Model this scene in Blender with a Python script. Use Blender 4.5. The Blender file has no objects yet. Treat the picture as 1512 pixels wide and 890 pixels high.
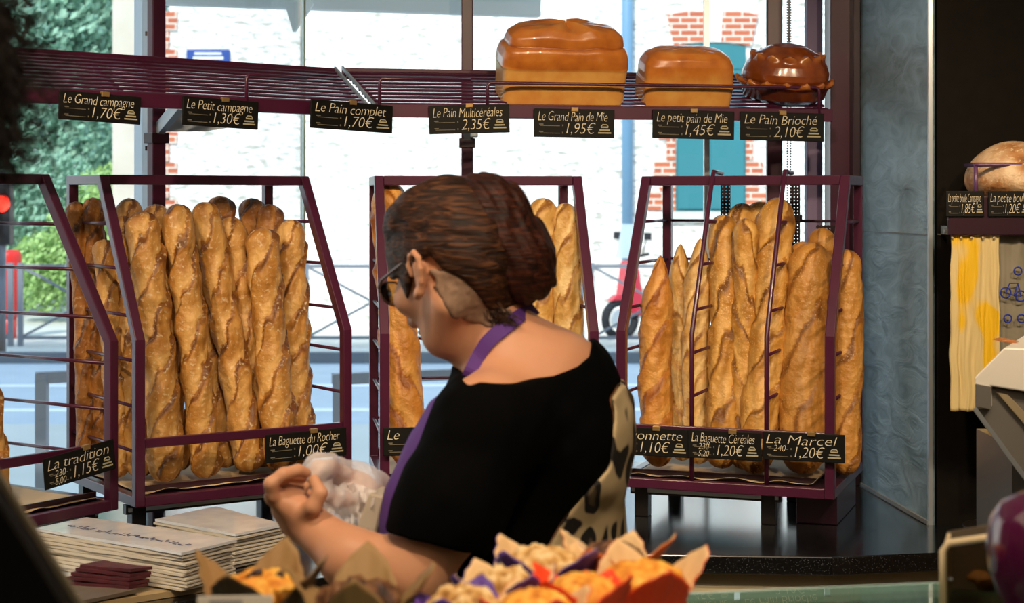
import bpy, bmesh, math, random
import numpy as np
from mathutils import Vector, Matrix, noise as mnoise
S = bpy.context.scene
COL = S.collection
PI = math.pi
EYE = 1.65
F = 2500.0
CX, HY = 756.0, 290.0

# ------------------------------------------------------------------ camera
cam_d = bpy.data.cameras.new('camera')
cam = bpy.data.objects.new('camera', cam_d); COL.objects.link(cam)
cam.location = (0, 0, EYE); cam.rotation_euler = (PI/2, 0, 0)
cam_d.sensor_width = 36; cam_d.lens = F/1512*36
cam_d.shift_y = -(445-HY)/1512
cam_d.clip_start = 0.05; cam_d.clip_end = 300
cam_d.dof.use_dof = True; cam_d.dof.focus_distance = 4.05; cam_d.dof.aperture_fstop = 7.0
S.camera = cam

# ------------------------------------------------------------------ view, world, sun, room lamps, added fills
S.view_settings.view_transform = 'Standard'; S.view_settings.look = 'None'
S.view_settings.exposure = 0.0; S.view_settings.gamma = 1.0; S.view_settings.use_curve_mapping = False
SKY_STRENGTH = 1.7
SUN_STRENGTH = 4.4
LAMP = 1.0
w = bpy.data.worlds.new('sky'); S.world = w; w.use_nodes = True
nt = w.node_tree; nt.nodes.clear()
out = nt.nodes.new('ShaderNodeOutputWorld'); bg = nt.nodes.new('ShaderNodeBackground')
tc = nt.nodes.new('ShaderNodeTexCoord'); sep = nt.nodes.new('ShaderNodeSeparateXYZ'); rp = nt.nodes.new('ShaderNodeValToRGB')
rp.color_ramp.elements[0].position = 0.0; rp.color_ramp.elements[0].color = (0.86, 0.95, 1.0, 1)
rp.color_ramp.elements[1].position = 0.8; rp.color_ramp.elements[1].color = (0.42, 0.66, 1.0, 1)
nt.links.new(tc.outputs['Generated'], sep.inputs[0]); nt.links.new(sep.outputs['Z'], rp.inputs[0])
nt.links.new(rp.outputs[0], bg.inputs[0]); bg.inputs[1].default_value = SKY_STRENGTH
nt.links.new(bg.outputs[0], out.inputs[0])

def light(name, kind, loc, energy, col, size=0.1, target=None, sizey=None, spot=None, blend=.6):
    d = bpy.data.lights.new(name, kind); o = bpy.data.objects.new(name, d); COL.objects.link(o)
    o.location = loc; d.energy = energy; d.color = col
    if kind == 'AREA':
        d.size = size
        if sizey: d.shape = 'RECTANGLE'; d.size_y = sizey
    elif kind == 'SPOT':
        d.shadow_soft_size = size; d.spot_size = spot or 1.2; d.spot_blend = blend
    elif kind == 'SUN': d.angle = size
    if target is not None:
        o.rotation_euler = (Vector(target)-Vector(loc)).to_track_quat('-Z', 'Y').to_euler()
    return o
light('sun', 'SUN', (0, -5, 20), SUN_STRENGTH, (1.0, 0.95, 0.88), 0.02, target=(0+4.5, -5+14, 20-13))
WARM = (1.0, 0.76, 0.50)
WARM2 = (1.0, 0.78, 0.56)
SPOTS = [(-1.6, 2.1, (-1.25, 3.9, 1.15)), (-1.0, 2.25, (-.8, 4.25, 1.15)), (-.35, 2.35, (-.35, 4.35, 1.2)), (.3, 2.4, (.3, 4.4, 1.25)), (.85, 2.35, (.65, 4.35, 1.2)), (1.5, 2.2, (1.2, 4.2, 1.2))]
for i, (x, y, t) in enumerate(SPOTS):
    light('ceiling_spot', 'SPOT', (x, y, 2.66), 70*LAMP, WARM, 0.04, t, spot=1.15, blend=.8)
light('counter_lamp', 'SPOT', (.25, 1.15, 2.66), 75*LAMP, WARM2, 0.06, (.0, 1.9, 1.2), spot=1.4, blend=.9)
light('aisle_fill', 'SPOT', (-.45, 1.75, 2.66), 52*LAMP, WARM2, 0.08, (-.12, 2.5, 1.2), spot=1.2, blend=.9)  # added fill that brightens the woman, not a known fitting
light('right_fill', 'SPOT', (1.25, 2.0, 2.66), 40*LAMP, WARM2, 0.06, (1.2, 3.2, 1.3), spot=1.1, blend=.9)  # added fill that brightens the white hood at the right
light('shop_fill', 'AREA', (0.2, 0.3, 2.68), 20*LAMP, WARM2, 2.6, (0.2, 0.3, 0), sizey=2.2)

# ------------------------------------------------------------------ helpers
def L(hexs, a=1.0):
    hexs = hexs.lstrip('#'); r = []
    for i in (0, 2, 4):
        c = int(hexs[i:i+2], 16)/255
        r.append(c/12.92 if c <= .04045 else ((c+.055)/1.055)**2.4)
    return (*r, a)
def P(px, py, Y):
    return Vector(((px-CX)/F*Y, Y, EYE+(HY-py)/F*Y))
def ray_plane(px, py, A, d):
    """point where the sight line through the pixel meets the upright plane through A along plan direction d"""
    k = (px-CX)/F
    Y = (A[0]*d[1]-A[1]*d[0])/(k*d[1]-d[0])
    return P(px, py, Y)

def mat(name, col, rough=.5, metal=0., bump=None, noise=None, spec=.5, coat=0., sub=0., extra=None, coord='Object', alpha=1., trans=0., emis=None):
    """noise=(scale, colour2, amount[, detail]) mottles; bump=(scale, strength)"""
    m = bpy.data.materials.new(name); m.use_nodes = True
    n = m.node_tree.nodes; l = m.node_tree.links; b = n['Principled BSDF']
    c = L(col) if isinstance(col, str) else col
    b.inputs['Base Color'].default_value = c; b.inputs['Roughness'].default_value = rough
    b.inputs['Metallic'].default_value = metal; b.inputs['Specular IOR Level'].default_value = spec
    b.inputs['Coat Weight'].default_value = coat; b.inputs['Coat Roughness'].default_value = .15
    b.inputs['Subsurface Weight'].default_value = sub; b.inputs['Subsurface Radius'].default_value = (.02, .008, .004)
    b.inputs['Alpha'].default_value = alpha; b.inputs['Transmission Weight'].default_value = trans
    if emis: b.inputs['Emission Color'].default_value = L(emis[0]); b.inputs['Emission Strength'].default_value = emis[1]
    t = n.new('ShaderNodeTexCoord')
    if noise:
        nz = n.new('ShaderNodeTexNoise'); nz.inputs['Scale'].default_value = noise[0]
        nz.inputs['Detail'].default_value = noise[3] if len(noise) > 3 else 4
        l.new(t.outputs[coord], nz.inputs['Vector'])
        r = n.new('ShaderNodeValToRGB'); r.color_ramp.elements[0].position = .5-.35*noise[2]-.05; r.color_ramp.elements[1].position = .5+.35*noise[2]
        r.color_ramp.elements[0].color = L(noise[1]); r.color_ramp.elements[1].color = c
        l.new(nz.outputs['Fac'], r.inputs[0]); l.new(r.outputs[0], b.inputs['Base Color'])
    if bump:
        nb = n.new('ShaderNodeTexNoise'); nb.inputs['Scale'].default_value = bump[0]; nb.inputs['Detail'].default_value = 5
        l.new(t.outputs[coord], nb.inputs['Vector'])
        bp = n.new('ShaderNodeBump'); bp.inputs['Strength'].default_value = bump[1]; bp.inputs['Distance'].default_value = bump[2] if len(bump) > 2 else .01
        l.new(nb.outputs['Fac'], bp.inputs['Height']); l.new(bp.outputs[0], b.inputs['Normal'])
    if extra: extra(m, n, l, b, t)
    return m

class MB:
    """collects shapes and links them as one mesh object"""
    def __init__(s): s.v = []; s.f = []
    def add(s, vs, fs):
        o = len(s.v); s.v += [tuple(v) for v in vs]; s.f += [tuple(i+o for i in f) for f in fs]; return s
    def box(s, c, d, rz=0.):
        x, y, z = c; a, b, h = d[0]/2, d[1]/2, d[2]/2; cs, sn = math.cos(rz), math.sin(rz)
        vs = [(x+cs*i*a-sn*j*b, y+sn*i*a+cs*j*b, z+k*h) for k in (-1, 1) for j in (-1, 1) for i in (-1, 1)]
        return s.add(vs, [(0,2,3,1),(4,5,7,6),(0,1,5,4),(2,6,7,3),(0,4,6,2),(1,3,7,5)])
    def bar(s, p, q, w, h=None, up=(0,0,1)):
        p, q = Vector(p), Vector(q); h = h or w; d = (q-p).normalized(); u = Vector(up)
        if abs(d.dot(u)) > .99: u = Vector((0, 1, 0))
        r = d.cross(u).normalized(); u = r.cross(d)
        vs = [e+r*i*w/2+u*j*h/2 for e in (p, q) for j in (-1, 1) for i in (-1, 1)]
        return s.add(vs, [(0,2,3,1),(4,5,7,6),(0,1,5,4),(2,6,7,3),(0,4,6,2),(1,3,7,5)])
    def tube(s, pts, r, n=8, caps=True):
        pts = [Vector(p) for p in pts]; m = len(pts); rs = r if hasattr(r, '__len__') else [r]*m
        u = None; vs = []
        for i in range(m):
            d = (pts[min(i+1, m-1)]-pts[max(i-1, 0)]).normalized()
            if u is None: u = Vector((0, 0, 1)) if abs(d.z) < .9 else Vector((0, 1, 0))
            u = (u-d*u.dot(d)).normalized(); w_ = d.cross(u)
            vs += [pts[i]+(u*math.cos(2*PI*k/n)+w_*math.sin(2*PI*k/n))*rs[i] for k in range(n)]
        fs = [(i*n+k, i*n+(k+1) % n, (i+1)*n+(k+1) % n, (i+1)*n+k) for i in range(m-1) for k in range(n)]
        if caps: fs += [tuple(range(n-1, -1, -1)), tuple((m-1)*n+k for k in range(n))]
        return s.add(vs, fs)
    def prism(s, poly, z0, z1):
        """poly in plan, extruded upwards"""
        n = len(poly); a = sum(poly[i][0]*poly[(i+1) % n][1]-poly[(i+1) % n][0]*poly[i][1] for i in range(n))
        if a < 0: poly = poly[::-1]
        vs = [(x, y, z0) for x, y in poly]+[(x, y, z1) for x, y in poly]
        return s.add(vs, [tuple(range(n-1, -1, -1)), tuple(range(n, 2*n))]+[(i, (i+1) % n, n+(i+1) % n, n+i) for i in range(n)])
    def slab(s, pts, vec):
        """planar outline pts (3D) given thickness vec"""
        pts = [Vector(p) for p in pts]; vec = Vector(vec); n = len(pts)
        nrm = sum(((pts[i]-pts[0]).cross(pts[(i+1) % n]-pts[0]) for i in range(n)), Vector())
        if nrm.dot(vec) < 0: pts = pts[::-1]
        vs = pts+[p+vec for p in pts]
        return s.add(vs, [tuple(range(n-1, -1, -1)), tuple(range(n, 2*n))]+[(i, (i+1) % n, n+(i+1) % n, n+i) for i in range(n)])
    def lathe(s, prof, c=(0,0,0), n=32, fn=None):
        vs = []; m = len(prof)
        for i, (r, z) in enumerate(prof):
            for k in range(n):
                a = 2*PI*k/n; rr = r*(fn(a, z) if fn else 1)
                vs.append((c[0]+rr*math.cos(a), c[1]+rr*math.sin(a), c[2]+z))
        fs = [(i*n+k, i*n+(k+1) % n, (i+1)*n+(k+1) % n, (i+1)*n+k) for i in range(m-1) for k in range(n)]
        fs += [tuple(range(n-1, -1, -1)), tuple((m-1)*n+k for k in range(n))]
        return s.add(vs, fs)
    def mesh(s, name, smooth=False):
        me = bpy.data.meshes.new(name); me.from_pydata([tuple(v) for v in s.v], [], s.f); me.validate(); me.update()
        if smooth: me.polygons.foreach_set('use_smooth', [True]*len(me.polygons))
        return me
    def build(s, name, m, parent=None, smooth=False, bevel=0, seg=2, loc=None, rot=None):
        o = bpy.data.objects.new(name, s.mesh(name, smooth)); COL.objects.link(o)
        if m: o.data.materials.append(m)
        if parent is not None: o.parent = parent
        if loc is not None: o.location = loc
        if rot is not None: o.rotation_euler = rot
        if bevel:
            b = o.modifiers.new('bevel', 'BEVEL'); b.width = bevel; b.segments = seg; b.limit_method = 'ANGLE'; b.angle_limit = math.radians(40)
        return o
def tag(o, label=None, cat=None, group=None, kind=None):
    if label: o['label'] = label
    if cat: o['category'] = cat
    if group: o['group'] = group
    if kind: o['kind'] = kind
    return o
def empty(name, loc=(0,0,0), rot=(0,0,0), label=None, cat=None, group=None):
    o = bpy.data.objects.new(name, None); COL.objects.link(o); o.location = loc; o.rotation_euler = rot; o.empty_display_size = .05
    return tag(o, label, cat, group)
def struct(o): o['kind'] = 'structure'; return o
def meshobj(name, v, f, m, parent=None, smooth=True):
    b = MB(); b.v = [tuple(x) for x in v]; b.f = [tuple(x) for x in f]
    return b.build(name, m, parent, smooth)

# ------------------------------------------------------------------ materials
M = {}
M['purple'] = mat('purple_lacquered_metal', '#4b1935', .32, .0, coat=.25, noise=(9, '#40142d', .6))
M['purple_dark'] = mat('dark_purple_metal', '#2a0d1e', .35, coat=.2)
M['alu'] = mat('pale_aluminium', '#a9b4be', .35, .6)
M['granite'] = None
def granite_x(m, n, l, b, t):
    v = n.new('ShaderNodeTexVoronoi'); v.inputs['Scale'].default_value = 260; l.new(t.outputs['Object'], v.inputs['Vector'])
    r = n.new('ShaderNodeValToRGB'); r.color_ramp.elements[0].position = 0; r.color_ramp.elements[0].color = L('#8a9099')
    r.color_ramp.elements[1].position = .22; r.color_ramp.elements[1].color = L('#0b0c0e')
    l.new(v.outputs['Distance'], r.inputs[0]); l.new(r.outputs[0], b.inputs['Base Color'])
M['granite'] = mat('black_granite', '#14161a', .16, spec=.7, coat=.6, extra=granite_x, bump=(14, .05, .002))
M['cabinet'] = mat('cream_laminate', '#b9ad8c', .4, bump=(40, .03))
M['glass'] = None
def glassmat(name, tint, refl=1.0, rough=0.0):
    m = bpy.data.materials.new(name); m.use_nodes = True; n = m.node_tree.nodes; l = m.node_tree.links; n.clear()
    o = n.new('ShaderNodeOutputMaterial'); mx = n.new('ShaderNodeMixShader'); tr = n.new('ShaderNodeBsdfTransparent'); gl = n.new('ShaderNodeBsdfGlossy')
    fr = n.new('ShaderNodeFresnel'); fr.inputs[0].default_value = 1.45; mu = n.new('ShaderNodeMath'); mu.operation = 'MULTIPLY'; mu.inputs[1].default_value = refl
    tr.inputs[0].default_value = L(tint); gl.inputs['Roughness'].default_value = rough
    l.new(fr.outputs[0], mu.inputs[0]); l.new(mu.outputs[0], mx.inputs[0]); l.new(tr.outputs[0], mx.inputs[1]); l.new(gl.outputs[0], mx.inputs[2]); l.new(mx.outputs[0], o.inputs[0])
    return m
M['glass'] = glassmat('window_glass', '#fafdfd', .8)
M['case_glass'] = glassmat('green_tinted_glass', '#cddad2', .8)
M['glass_edge'] = mat('glass_edge', '#b7d8d2', .2, spec=.6)
M['floor'] = mat('floor_tiles', '#7d6f60', .4, bump=(8, .05))
M['ceil'] = mat('ceiling_paint', '#e9e2d4', .9)
M['wallin'] = mat('inner_wall_paint', '#b89f80', .9)
def black_x(m, n, l, b, t): pass
M['blackwall'] = mat('black_stone_tiles', '#15110d', .8, bump=(90, .15, .002), noise=(30, '#0c0a08', .8), spec=.12)
M['bluewall'] = None
def slate_x(m, n, l, b, t):
    mp = n.new('ShaderNodeMapping'); mp.inputs['Scale'].default_value = (2.2, 2.2, 6.0); mp.inputs['Rotation'].default_value = (.3, .5, .2)
    l.new(t.outputs['Object'], mp.inputs[0])
    nz = n.new('ShaderNodeTexNoise'); nz.inputs['Scale'].default_value = 3.2; nz.inputs['Detail'].default_value = 9; nz.inputs['Distortion'].default_value = 1.6
    l.new(mp.outputs[0], nz.inputs['Vector'])
    r = n.new('ShaderNodeValToRGB'); r.color_ramp.elements[0].position = .32; r.color_ramp.elements[0].color = L('#74909f'); r.color_ramp.elements[1].position = .68; r.color_ramp.elements[1].color = L('#9ab8c9')
    l.new(nz.outputs['Fac'], r.inputs[0]); l.new(r.outputs[0], b.inputs['Base Color'])
    bp = n.new('ShaderNodeBump'); bp.inputs['Strength'].default_value = .5; bp.inputs['Distance'].default_value = .008
    l.new(nz.outputs['Fac'], bp.inputs['Height']); l.new(bp.outputs[0], b.inputs['Normal'])
M['bluewall'] = mat('blue_grey_slate_tiles', '#5d6d78', .42, extra=slate_x)
M['grout'] = mat('pale_grout', '#8f979c', .7)
M['silver'] = mat('silver_trim', '#c9d2da', .3, .7)

# ------------------------------------------------------------------ the room
G1 = Vector((-.622, 5.05)); G2 = Vector((.597, 5.2)); GL = Vector((-2.294, 3.058)); GR = Vector((1.02, 4.98))
CT = .85
# floor, ceiling, walls
o = struct(MB().prism([(-2.6, -3.2), (2.6, -3.2), (2.6, 4.3), (1.12, 5.1), (.6, 5.3), (-.65, 5.16), (-2.6, 2.85)], -.08, 0).build('floor', M['floor']))
o = struct(MB().prism([(-2.6, -3.2), (2.6, -3.2), (2.6, 4.3), (1.12, 5.1), (.6, 5.3), (-.65, 5.16), (-2.6, 2.85)], 2.7, 2.8).build('ceiling', M['ceil']))
struct(MB().box((0, -3.25, 1.35), (5.2, .1, 2.7)).build('wall_back', M['wallin']))
struct(MB().box((-2.62, -.2, 1.35), (.1, 6.0, 2.7)).build('wall_left', M['wallin']))
struct(MB().box((2.62, .6, 1.35), (.1, 7.6, 2.7)).build('wall_right', M['wallin']))
def inwall(name, a, b, z0, z1, th, m):
    a, b = Vector(a), Vector(b); d = (b-a).normalized(); nrm = Vector((-d.y, d.x))*th
    return struct(MB().prism([tuple(a), tuple(b), tuple(b+nrm), tuple(a+nrm)], z0, z1).build(name, m))
inwall('wall_sill_left', GL, G1, 0, CT-.05, .06, M['wallin']); inwall('wall_sill_middle', G1, G2, 0, CT-.05, .06, M['wallin']); inwall('wall_sill_right', G2, GR, 0, CT-.05, .06, M['wallin'])
inwall('wall_header_left', GL, G1, 2.45, 2.72, .08, M['wallin']); inwall('wall_header_middle', G1, G2, 2.45, 2.72, .08, M['wallin']); inwall('wall_header_right', G2, GR, 2.45, 2.72, .08, M['wallin'])
# window panes
def pane(i, a, b, z0=CT-.05, z1=2.45):
    a, b = Vector(a), Vector(b); d = (b-a).normalized(); nrm = Vector((-d.y, d.x))*.01
    w_ = MB().prism([tuple(a), tuple(b), tuple(b+nrm), tuple(a+nrm)], z0, z1).build('window_%d' % i, M['glass']); struct(w_)
    return w_
w1 = pane(1, GL, G1-Vector((.003, .004))); w2 = pane(2, G1+Vector((.003, 0)), G2-Vector((.003, 0))); w3 = pane(3, G2+Vector((.003, 0)), GR)
# glass joints
MB().box((G1.x, G1.y, 1.6), (.006, .02, 1.7), .5).build('joint', M['glass_edge'], w1)
MB().box((G2.x, G2.y, 1.6), (.016, .03, 1.7)).build('joint', M['silver'], w2)
# frames in the window
def upright(px, Y, wd, dp, z0, z1, m, name, rz=0):
    p = P(px, HY, Y); return MB().box((p.x, Y, (z0+z1)/2), (wd, dp, z1-z0), rz).build(name, m, bevel=.002)
u = upright(213.5, 4.62, .026, .06, CT, 2.45, M['alu'], 'window_frame', .87); u.parent = w1
scr = MB()
for z in (1.16, 1.42, 1.70, 1.78, 2.02, 2.09): scr.box((P(216.5, HY, 4.58).x, 4.577, z), (.006, .004, .012))
scr.build('screw', M['purple_dark'], u)
struct(upright(1238, 4.78, .062, .09, CT, 2.45, M['purple'], 'trim_1'))
struct(upright(1259, 4.74, .020, .12, CT, 2.45, M['purple_dark'], 'trim_2'))
u = upright(1201, 4.98, .045, .05, CT, 2.45, mat('lavender_frame', '#8f7fa6', .5), 'window_frame'); u.parent = w3
# blue-grey pillar beside the window, black wall
PA, PB = Vector((1.015+.004, 4.13)), Vector((.957, 4.80))
struct(MB().prism([tuple(PA), tuple(PB), (.955, 5.02), (1.03, 5.02), (1.036, 4.15)], 0, 2.72).build('wall_right_pillar', M['bluewall'], bevel=.002))
zj = EYE-(346-HY)/F*4.14
d_ = (PB-PA).normalized(); n_ = Vector((-d_.y, d_.x))*.0008
struct(MB().bar((*(PA+n_), zj), (*(PB+n_), EYE-(343-HY)/F*4.8+.005), .002, .003).build('trim_3', M['grout']))
struct(MB().bar((PA.x, PA.y-.002, 0), (PA.x, PA.y-.002, 2.7), .010).build('trim_4', M['silver']))
struct(MB().bar((*(PA+n_*3), CT+.004), (*(PB+n_*3), CT+.004), .008, .010).build('trim_5', M['grout']))
struct(MB().box((1.9, 4.18, 1.36), (1.72, .08, 2.72)).build('wall_right_black', M['blackwall']))
struct(MB().box((1.9, 4.138, zj), (1.72, .003, .003)).build('trim_6', mat('dark_grout', '#4a4640', .7)))

# worktop and cabinets
front = [(-1.9, 2.15), (-.60, 3.40), (-.15, 3.74), (.27, 3.79), (.711, 3.76), (1.02, 3.815), (2.5, 3.95)]
back = [(2.5, 4.13), (1.008, 4.125), (.944, 4.88), (.6, 5.14), (-.60, 5.0), (-2.25, 3.06)]
wt = MB().prism(front+back, CT-.042, CT).build('worktop', M['granite'], bevel=.003)
tag(wt, 'glossy black granite worktop running below the windows', 'worktop')
cab = empty('counter_cabinet', (0, 0, 0), label='cream laminate cabinets under the black worktop', cat='cabinet')
fr_in = [(-1.88, 2.23), (-.57, 3.46), (-.14, 3.79), (.27, 3.84), (.70, 3.81), (1.02, 3.86), (2.5, 4.0)]
MB().prism(fr_in+[(2.5, 4.12), (1.0, 4.12), (.95, 4.7), (.58, 5.0), (-.55, 4.85), (-2.1, 3.05)], .0, CT-.043).build('body', M['cabinet'], cab)
for i in range(len(fr_in)-1):
    a, b = Vector(fr_in[i]), Vector(fr_in[i+1]); d = (b-a); n_ = Vector((d.y, -d.x)).normalized()*.018; a2, b2 = a+d*.03, b-d*.03
    dr = MB().prism([tuple(a2), tuple(b2), tuple(b2+n_), tuple(a2+n_)], .1, CT-.075).build('door', M['cabinet'], cab, bevel=.003)
# ================================================================== bread racks
RK = {  # front-left corner, turn, width
 'a': (Vector((-1.2226, 3.425)), math.radians(56), .568),
 'b': (Vector((-.870, 3.913)), math.radians(34), .568),
 'c': (Vector((-.32, 4.10)), math.radians(8), .54),
 'd': (Vector((.258, 4.203)), math.radians(-20), .54)}
RZ = .93; RD = .47; TOPY = .2425; KNEE = .3835; RH = .773; TB = .024
def fy(z): return 0 if z <= KNEE else TOPY*(z-KNEE)/(RH-KNEE)
def rack(key, label, dividers=()):
    A, th, w_ = RK[key]; r = empty('bread_rack', (A.x, A.y, RZ), (0, 0, th), label, 'rack')
    h = TB/2
    for x in (h, w_-h):
        f = MB(); pts = [(0+h, h), (0+h, KNEE), (TOPY, RH-h), (RD-h, RH-h), (RD-h, h)]
        prof = [(h, h), (h, KNEE), (TOPY, RH-h), (RD-h, RH-h), (RD-h, h)]
        out_ = [(0, 0), (0, KNEE+.004), (TOPY-.008, RH), (RD, RH), (RD, 0)]
        inn = [(TB, TB), (TB, KNEE-.003), (TOPY+.008, RH-TB), (RD-TB, RH-TB), (RD-TB, TB)]
        n = 5; vs = []
        for X in (x-h, x+h):
            vs += [(X, a, b) for a, b in out_]+[(X, a, b) for a, b in inn]
        fs = []
        for i in range(n):
            j = (i+1) % n
            fs += [(i, j, n+j, n+i), (2*n+i, 3*n+i, 3*n+j, 2*n+j), (i, 2*n+i, 2*n+j, j), (n+i, n+j, 3*n+j, 3*n+i)]
        f.add(vs, fs); f.build('side_frame', M['purple'], r, bevel=.0025)
    xs = (TB, w_-TB)
    MB().bar((xs[0], TOPY+.004, RH-h), (xs[1], TOPY+.004, RH-h), TB).build('top_bar', M['purple'], r, bevel=.002)
    MB().bar((xs[0], RD-h, .02+h), (xs[1], RD-h, .02+h), TB).build('back_bar', M['purple'], r, bevel=.002)
    MB().bar((xs[0], h, h), (xs[1], h, h), TB).build('bottom_bar', M['purple'], r, bevel=.002)
    MB().bar((xs[0], h, .146), (xs[1], h, .146), .014, .022).build('front_rail', M['purple'], r, bevel=.002)
    tr = MB(); tr.box((w_/2, RD/2, .018), (w_-2*TB-.002, RD-2*TB-.002, .006))
    tr.bar((xs[0], .05, .030), (xs[1], .05, .030), .004, .02); tr.build('tray', M['purple_dark'], r)
    for z in (.655, .55, .44, .336, .23, .125):
        for x in (h, w_-h):
            MB().tube([(x, fy(z)+TB*.6, z), (x, RD-TB*.7, z)], .0042, 8).build('rung', M['purple'], r, smooth=True)
        MB().tube([(TB*.7, RD-h, z), (w_-TB*.7, RD-h, z)], .0038, 8).build('rung', M['purple'], r, smooth=True)
    for x in dividers:
        dv = MB(); dv.tube([(x, TOPY+.10, RH+.008), (x, TOPY+.0, RH+.010), (x, TOPY-.012, RH-.004), (x, .012, KNEE), (x, .012, .02)], .006, 8)
        d_o = dv.build('divider', M['purple'], r, smooth=True)
        MB().box((x, TOPY+.14, (RH+.20)/2+.01), (.026, .004, RH-.22)).build('perforated_strip', M['perf'], d_o)
        for z in (.655, .55, .44, .336, .23, .125):
            MB().tube([(x, fy(z)+.012, z), (x+.0, TOPY+.14, z+.0)], .0042, 8).build('rung', M['purple'], d_o, smooth=True)
    return r
def perf_x(m, n, l, b, t):
    v = n.new('ShaderNodeTexVoronoi'); v.inputs['Scale'].default_value = 110; v.inputs['Randomness'].default_value = 0
    l.new(t.outputs['Object'], v.inputs['Vector'])
    c = n.new('ShaderNodeMath'); c.operation = 'GREATER_THAN'; c.inputs[1].default_value = .34
    l.new(v.outputs['Distance'], c.inputs[0]); l.new(c.outputs[0], b.inputs['Alpha'])
M['perf'] = mat('perforated_purple_sheet', '#1c0a14', .4, extra=perf_x)
rack('a', 'purple metal bread rack cut off by the left edge, nearly empty')
rack('b', 'purple metal bread rack packed with rustic baguettes, left of the woman')
rack('c', 'purple metal bread rack mostly hidden behind the woman')
rk4 = rack('d', 'purple metal bread rack with two inner dividers, beside the blue-grey pillar', (.19, .375))
pl_ = MB().box((.46, .40, .585), (.065, .004, .12)).build('perforated_panel', M['perf'], rk4)
MB().box((.335, .425, .665), (.10, .012, .012)).build('price_rail', M['purple_dark'], rk4)
M['riser'] = mat('black_riser', '#0d0709', .4, coat=.3)
# risers the racks stand on
for k, lab, (u0, u1) in (('a', 'black riser with silver strip under the rack at the left edge', (0, .56)), ('b', 'black riser with silver strip under the rustic baguette rack', (0, .55)),
                         ('c', 'black riser with silver strip under the rack behind the woman', (0, .53)), ('d', 'black riser with silver strip under the rack by the pillar', (.02, .40))):
    A, th, w_ = RK[k]; r = empty('rack_riser', (A.x, A.y, CT), (0, 0, th), lab, 'riser')
    mm = M['riser']
    for fx in (u0+.03, u1-.03):
        for fy_ in (.07, .40): MB().box((fx, fy_, .0385), (.035, .035, .077)).build('foot', mm, r, bevel=.002)
    MB().box(((u0+u1)/2, .07, .066), (u1-u0, .02, .022)).build('crossbar', mm, r)
    MB().box(((u0+u1)/2, .056, .066), (u1-u0-.01, .006, .009)).build('strip', M['silver'], r)
    if k == 'd': MB().box((.48, .25, .0395), (.10, .30, .077)).build('block', M['purple_dark'], r, bevel=.002)

# parchment lying in each rack
def sheet(name, x0, x1, y0, y1, fz, th, nx, ny, m, parent=None, edge=0., seed=0):
    rnd = random.Random(seed); vs = []; fs = []
    for k in (0, 1):
        rnd = random.Random(seed)
        for j in range(ny+1):
            for i in range(nx+1):
                x = x0+(x1-x0)*i/nx; y = y0+(y1-y0)*j/ny
                if j == 0: y += edge*(mnoise.noise(Vector((x*22+seed, 0, 3)))-.2)
                vs.append((x, y, fz(x, y)+k*th))
    N = (nx+1)*(ny+1); q = lambda i, j, k: k*N+j*(nx+1)+i
    for j in range(ny):
        for i in range(nx):
            fs += [(q(i,j,0), q(i,j+1,0), q(i+1,j+1,0), q(i+1,j,0)), (q(i,j,1), q(i+1,j,1), q(i+1,j+1,1), q(i,j+1,1))]
    for i in range(nx): fs += [(q(i,0,0), q(i+1,0,0), q(i+1,0,1), q(i,0,1)), (q(i,ny,0), q(i,ny,1), q(i+1,ny,1), q(i+1,ny,0))]
    for j in range(ny): fs += [(q(0,j,0), q(0,j,1), q(0,j+1,1), q(0,j+1,0)), (q(nx,j,0), q(nx,j+1,0), q(nx,j+1,1), q(nx,j,1))]
    b = MB(); b.add(vs, fs); return b.build(name, m, parent, smooth=True)
M['parch'] = mat('baking_parchment', '#cbb692', .7, bump=(25, .4, .004), noise=(7, '#b09a78', .8))
for k, lab in (('a', 'creased parchment paper lying in the rack at the left edge'), ('b', 'wavy parchment paper under the rustic baguettes'),
               ('c', 'parchment paper lying in the rack behind the woman'), ('d', 'parchment paper under the breads of the rack by the pillar')):
    A, th, w_ = RK[k]
    def fz(x, y, k=k, w_=w_):
        z = .024+.006*max(0, mnoise.noise(Vector((x*14, y*14, ord(k)))))
        if y < .06: z += .022*max(0, mnoise.noise(Vector((x*16, 2, ord(k))))+.35)*(1-y/.06)
        if k == 'd' and x > w_-.06: z += (x-w_+.06)*1.0
        return z
    o = sheet('parchment_sheet', .03, w_-.028, .028 if k != 'd' else .03, RD-.04, fz, .0008, 48, 16, M['parch'], None, .0, ord(k))
    o.location = (A.x, A.y, RZ+.0005); o.rotation_euler = (0, 0, th)
    tag(o, lab, 'parchment paper')

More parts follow.
